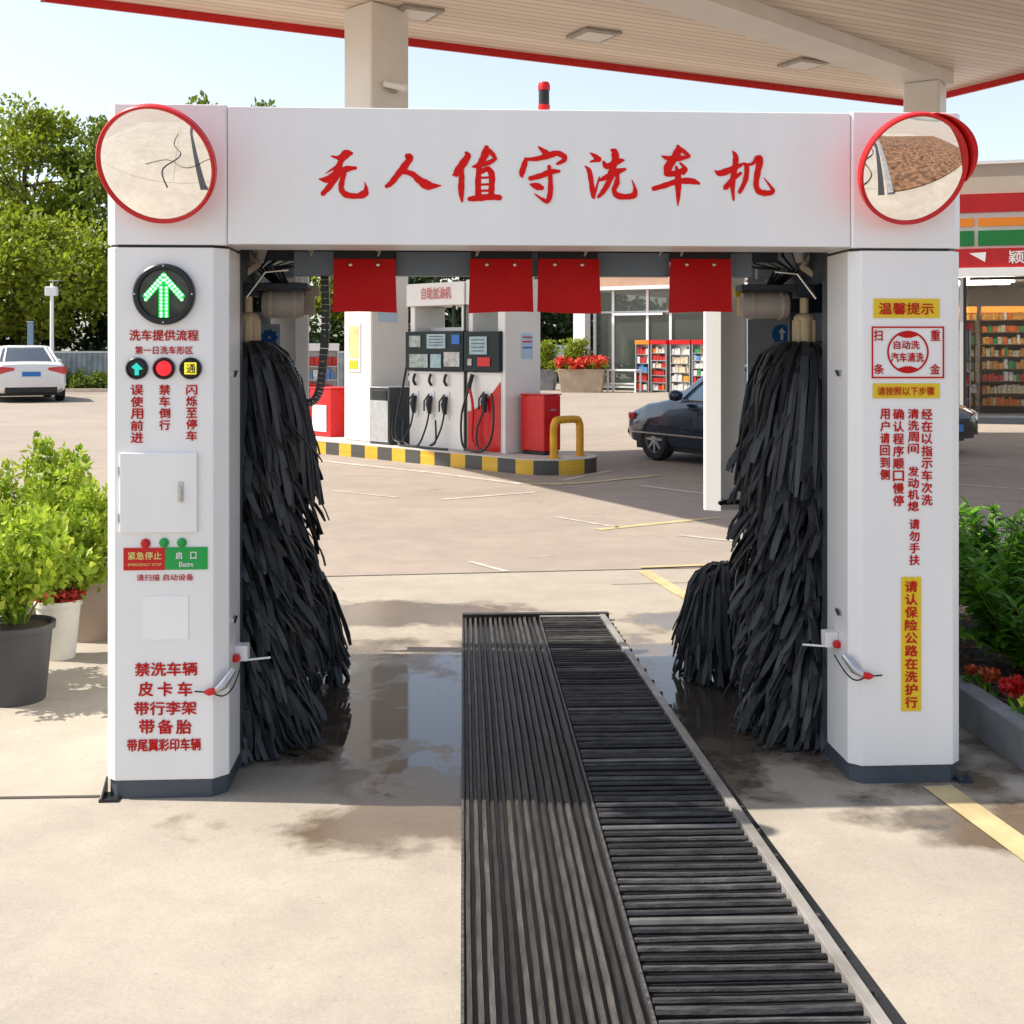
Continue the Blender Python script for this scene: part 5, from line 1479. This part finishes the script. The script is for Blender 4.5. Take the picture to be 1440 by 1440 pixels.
# street lamp, blue post
X_, Y_ = (73 - 720) / F * 43, 43
lp = thing('street_lamp', 'slim white street lamp with panel head standing behind the white car', 'street lamp', (X_, Y_, 0))
MB().lathe([(.11, 0), (.11, .3), (.075, .32), (.06, 3.6), (.05, 3.9)], (0, 0, 0), (0, 0, 1), 12).obj('pole', M['white'], lp, smooth=40)
MB().box(-.22, .2, -.12, .1, 3.45, 3.78).obj('lamp_head', M['white2'], lp, bevel=.03); MB().box(-.05, .3, -.15, .15, 3.97, 4.0).tube([(0, 0, 3.8), (.05, 0, 3.98)], .02, 6).obj('solar_panel', M['alu'], lp)
bp_ = thing('sign_post', 'short blue grey post rising behind the white car roof', 'post', ((43 - 720) / F * 44, 44, 0))
MB().box(-.1, .1, -.05, .05, 0, 2.55).obj('post', mat('blue_grey_post', (.18, .27, .38), .4), bp_, bevel=.01); MB().box(-.12, .12, -.07, .07, 2.551, 2.58).obj('cap', M['alu'], bp_)

# potted plants
def pot(mb, r_top, r_bot, h):
    mb.lathe([(r_bot * .98, 0), (r_bot, .01), (r_top * .96, h - .03), (r_top * 1.04, h - .028), (r_top * 1.05, h), (r_top * .97, h + .001), (r_top * .93, h - .03), (r_top * .9, h - .045), (.001, h - .04)], (0, 0, 0), (0, 0, 1), 40)
    return mb
M['soil2'] = mat('potting_soil', (.05, .035, .02), .95, var=.5, bump=.8)
def potted(label, X, Y, pm, r_top, r_bot, h, ph, pr, seed, nst=26, under=None, leafs=.046, per=40):
    t = thing('potted_plant', label, 'potted plant', (X, Y, .004), 0)
    po = pot(MB(), r_top, r_bot, h).obj('pot', pm, t, smooth=30)
    MB().lathe([(r_top * .90, h - .02), (r_top * .4, h - .005), (.001, h)], (0, 0, 0), (0, 0, 1), 24, closed=False).obj('soil', M['soil2'], t, smooth=60)
    rg = random.Random(seed); st = MB(); cs = []; rs = []
    for i in range(nst):
        an = rg.uniform(0, 2 * math.pi); rr = pr * rg.uniform(.15, 1) ** .7
        tip = Vector((math.cos(an) * rr, math.sin(an) * rr, h + ph * (rg.uniform(.45, 1.0) - .25 * (rr / pr) ** 2)))
        b0 = Vector((math.cos(an) * r_top * .3 * rg.random(), math.sin(an) * r_top * .3 * rg.random(), h - .01))
        md = b0.lerp(tip, .5); md.x *= .75; md.y *= .75
        P_ = smooth_path([b0, md, tip], 5)
        st.tube(P_, [.006 - .004 * k / 10 for k in range(len(P_))], 5)
        for k in range(5, len(P_), 1):
            cs.append(tuple(P_[k] + Vector((rg.uniform(-.02, .02), rg.uniform(-.02, .02), rg.uniform(-.01, .03))))); rs.append(.035 + .03 * k / len(P_))
    st.obj('stems', M['leaf_pot2'], t, smooth=60)
    ls = [leaves(cs, rs, per // 2, leafs, leafs * .62, seed, up=.5)]
    leaf_obj('foliage', ls, M['leaf_pot'], t)
    # long blade leaves rising from the soil
    bl_ = []
    bv = MB()
    for i in range(34):
        an = rg.uniform(0, 2 * math.pi); L_ = ph * rg.uniform(.35, .6); sp_ = rg.uniform(.15, .5)
        dx, dy = math.cos(an), math.sin(an); w = rg.uniform(.006, .012)
        prev = []
        for k in range(6):
            u = k / 5; r_ = .02 + L_ * sp_ * u ** 1.4
            ww = w * (1 - u ** 2 * .9)
            prev += [(dx * r_ - dy * ww, dy * r_ + dx * ww, h - .01 + L_ * u * (1 - .25 * u)), (dx * r_ + dy * ww, dy * r_ - dx * ww, h - .01 + L_ * u * (1 - .25 * u))]
        bv.add(prev, [(2 * k, 2 * k + 1, 2 * k + 3, 2 * k + 2) for k in range(5)])
    bv.obj('blade_leaves', M['leaf_pot2'], t)
    if under:
        cs2 = [(math.cos(a) * r_top * .8, math.sin(a) * r_top * .8, h + .02) for a in [rg.uniform(0, 6.28) for _ in range(60)]]
        leaf_obj('red_ground_leaves', [leaves(cs2, [.03] * 60, 8, .03, .022, seed + 1)], under, t)
    return t
M['red_leaf'] = leaf_mat('red_leaf', (.35, .02, .02), (.55, .06, .04), .2)
M['pot_dark'] = mat('dark_grey_pot', (.055, .055, .058), .5, var=.1)
M['pot_white'] = mat('white_pot', (.66, .63, .58), .5, var=.06)
M['pot_tan'] = mat('tan_pot', (.30, .235, .18), .6, var=.1)
q = gpix(22, 985); potted('lime green bush in a dark grey pot, nearest of the pots left of the machine', q[0], q[1], M['pot_dark'], .165, .13, .35, .50, .30, 71, 30)
q = gpix(82, 925); potted('bushy lime plant in a white rimmed pot behind the dark grey pot', q[0], q[1], M['pot_white'], .115, .085, .30, .42, .26, 72, 26, M['red_leaf'])
q = gpix(128, 898); potted('leafy lime plant in a tan pot partly behind the left cabinet', q[0], q[1], M['pot_tan'], .155, .12, .34, .62, .32, 73, 30, M['red_leaf'])
q = gpix(20, 900); potted('taller lime shrub in a brown pot behind the dark grey pot at the left edge', q[0] - .1, q[1] + .5, M['pot_tan'], .15, .12, .32, .72, .36, 74, 32)
q = gpix(-70, 960); potted('lime plant in a dark pot cut off by the left edge of the picture', q[0], q[1], M['pot_dark'], .15, .12, .32, .5, .3, 75, 24)

# right planter bed
pb = thing('raised_planter', 'grey concrete kerbed flower bed right of the right cabinet', 'planter', (1.93, 4.55, 0), 3.2)
MB().box(0, .09, 0, 4.2, 0, .165).box(.0901, 2.4, 0, .09, 0, .165).obj('kerb_wall', M['kerbstone'], pb, bevel=.008)
MB().box(.09, 2.4, .09, 4.2, .0, .13).obj('soil', mat('dark_mulch', (.035, .022, .015), .95, var=.7, vscale=40, bump=1, bscale=70), pb)
rg = random.Random(88)
mu = MB()
for i in range(420):
    x, y = rg.uniform(.1, 1.0), rg.uniform(.1, 1.6); a_ = rg.uniform(0, 3.14); l_ = rg.uniform(.01, .03); w_ = l_ * .4
    ca, sa = math.cos(a_) * l_, math.sin(a_) * l_
    z = .132 + rg.uniform(0, .012)
    mu.add([(x - ca - sa * .4, y - sa + ca * .4, z), (x + ca - sa * .4, y + sa + ca * .4, z + rg.uniform(0, .012)), (x + ca + sa * .4, y + sa - ca * .4, z + rg.uniform(0, .008)), (x - ca + sa * .4, y - sa - ca * .4, z)], [(0, 1, 2, 3)])
tag(mu.obj('mulch_chips', mat('bark_chips', (.13, .06, .035), .9, island=.7), pb), kind='stuff')
def shrub(label, X, Y, h, r, seed, n=46, per=36):
    t = thing('shrub', label, 'shrub', (X, Y, .13)); rg = random.Random(seed); st = MB(); ch = []
    V = []; Fc = []
    for i in range(n):
        an = rg.uniform(0, 6.283); rr = r * rg.uniform(.1, 1) ** .6
        tip = Vector((math.cos(an) * rr, math.sin(an) * rr, h * rg.uniform(.35, 1.0) * (1 - .2 * (rr / r) ** 2)))
        b0 = Vector((rg.uniform(-.05, .05), rg.uniform(-.05, .05), 0))
        P_ = smooth_path([b0, b0.lerp(tip, .5) * 1.0, tip], 5); st.tube(P_, [.008 - .005 * k / 10 for k in range(len(P_))], 5)
        # leaves whorled along each stem
        for k in range(per):
            u = rg.uniform(.25, 1.0); p = P_[min(int(u * 10), 10)]
            a2 = rg.uniform(0, 6.283); el = rg.uniform(-.2, .9)
            d = Vector((math.cos(a2) * math.cos(el), math.sin(a2) * math.cos(el), math.sin(el)))
            L_ = rg.uniform(.06, .115); w = L_ * rg.uniform(.30, .42)
            sd_ = d.cross(Vector((0, 0, 1)));  sd_ = sd_.normalized() if sd_.length > 1e-3 else Vector((1, 0, 0))
            nn = sd_.cross(d)
            b = len(V)
            V += [p, p + d * L_ * .35 + sd_ * w * .5 + nn * w * .15, p + d * L_ * .7 + sd_ * w * .42 + nn * w * .1 - nn * L_ * .03, p + d * L_ - nn * L_ * .10, p + d * L_ * .7 - sd_ * w * .42 + nn * w * .1 - nn * L_ * .03, p + d * L_ * .35 - sd_ * w * .5 + nn * w * .15, p + d * L_ * .35, p + d * L_ * .7 - nn * L_ * .03]
            Fc += [(b, b + 1, b + 6), (b + 1, b + 2, b + 7, b + 6), (b + 2, b + 3, b + 7), (b, b + 6, b + 5), (b + 6, b + 7, b + 4, b + 5), (b + 7, b + 3, b + 4)]
    st.obj('stems', M['leaf_pot2'], t, smooth=60)
    mb = MB(); mb.v = [tuple(v) for v in V]; mb.f = Fc; mb.obj('foliage', M['leaf_shrub'], t, smooth=60)
    return t
shrub('glossy dark green shrub nearest the right picture edge in the kerbed bed', 2.38, 5.55, .62, .42, 91, 60, 44)
shrub('glossy green shrub close behind the right cabinet in the kerbed bed', 2.02, 6.2, .68, .38, 92, 56, 44)
shrub('tall leafy green shrub at the back right of the kerbed bed', 2.62, 6.6, .72, .45, 93, 56, 44)
def flower(label, X, Y, m, r, seed):
    t = thing('flower', label, 'flower', (X, Y, .13)); rg = random.Random(seed)
    leaf_obj('petals', [leaves([(0, 0, .08), (r * .8, .01, .075), (-r * .6, -.02, .085)], [r * .6] * 3, 46, r * .8, r * .7, seed, up=.2)], m, t)
    MB().tube([(0, 0, 0), (0, 0, .08)], .004, 5).obj('stem', M['leaf_pot2'], t)
    leaf_obj('leaves', [leaves([(0, 0, .02)], [.05], 16, .05, .03, seed + 3)], M['leaf_shrub'], t)
M['petal_red'] = leaf_mat('red_petals', (.55, .008, .01), (.72, .02, .02), .2)
M['petal_orange'] = leaf_mat('orange_petals', (.35, .05, .01), (.5, .10, .02), .2)
M['petal_yellow'] = leaf_mat('lime_petals', (.6, .6, .03), (.7, .7, .06), .2)
q = gpix(1428, 968, .2); flower('bright red flower at the front of the kerbed bed', q[0], q[1], M['petal_red'], .04, 1)
q = gpix(1405, 962, .2); flower('dull orange flower between the cabinet and the red flower', q[0], q[1] + .1, M['petal_orange'], .032, 2)
q = gpix(1380, 955, .2); flower('small dark red flower beside the right cabinet', q[0], q[1] + .1, M['petal_orange'], .025, 3)
q = gpix(1448, 990, .2); flower('lime yellow flower at the right picture edge', q[0], q[1], M['petal_yellow'], .03, 4)
# far planter with red flowers
def far_planter(label, px0, px1, py, h, hm, seed, fl):
    a = gpix(px0, py); b = gpix(px1, py); w = b[0] - a[0]
    t = thing('flower_planter', label, 'planter', ((a[0] + b[0]) / 2, a[1], 0), -8)
    MB().prism([(-w / 2 + .12, 0), (w / 2 - .12, 0), (w / 2, h), (-w / 2, h)], 0, .9, lambda x, y, c: (x, c, y)).obj('box', hm, t, bevel=.02)
    rg = random.Random(seed)
    cs = [(rg.uniform(-w / 2, w / 2), rg.uniform(.0, .8), h + rg.uniform(.1, .35)) for _ in range(90)]
    if fl: leaf_obj('flowers', [leaves(cs, [.14] * 90, 26, .10, .09, seed)], M['petal_red2'], t)
    cs = [(rg.uniform(-w / 2, w / 2), rg.uniform(.0, .8), h + rg.uniform(.0, .2)) for _ in range(60)]
    cs += [(rg.gauss(-.15 * w, .25), rg.uniform(.3, .8), h + rg.uniform(.3, 1.0)) for _ in range(50)]
    leaf_obj('foliage', [leaves(cs, [.16] * len(cs), 26, .12, .07, seed + 1)], M['leaf_b'], t)
M['petal_red2'] = leaf_mat('scarlet_petals', (.6, .02, .015), (.85, .12, .06), .3)
far_planter('tan wooden planter of scarlet flowers before the glass pavilion', 784, 850, 552, .85, mat('tan_planter', (.40, .31, .21), .6, var=.2, vscale=2), 95, True)
far_planter('small grey planter with green plants beside the end pump', 752, 782, 549, .8, M['kerbstone'], 96, False)
bd = thing('info_board', 'pale blue board standing behind the flower planter', 'board', ((795 - 720) / F * 52, 52, 0))
MB().box(-.5, .5, 0, .06, .5, 1.75).obj('panel', M['pale_blue'], bd); MB().box(-.45, -.38, .061, .1, 0, 1.7).obj('leg', M['alu'], bd); MB().box(.38, .45, .061, .1, 0, 1.7).obj('leg', M['alu'], bd)
tag(MB().box(0.5, 12, 45.6, 46.2, 0, .1).obj('pavilion_kerb', mat('brick_kerb', (.45, .27, .17), .7, var=.2)), kind='structure') if False else None
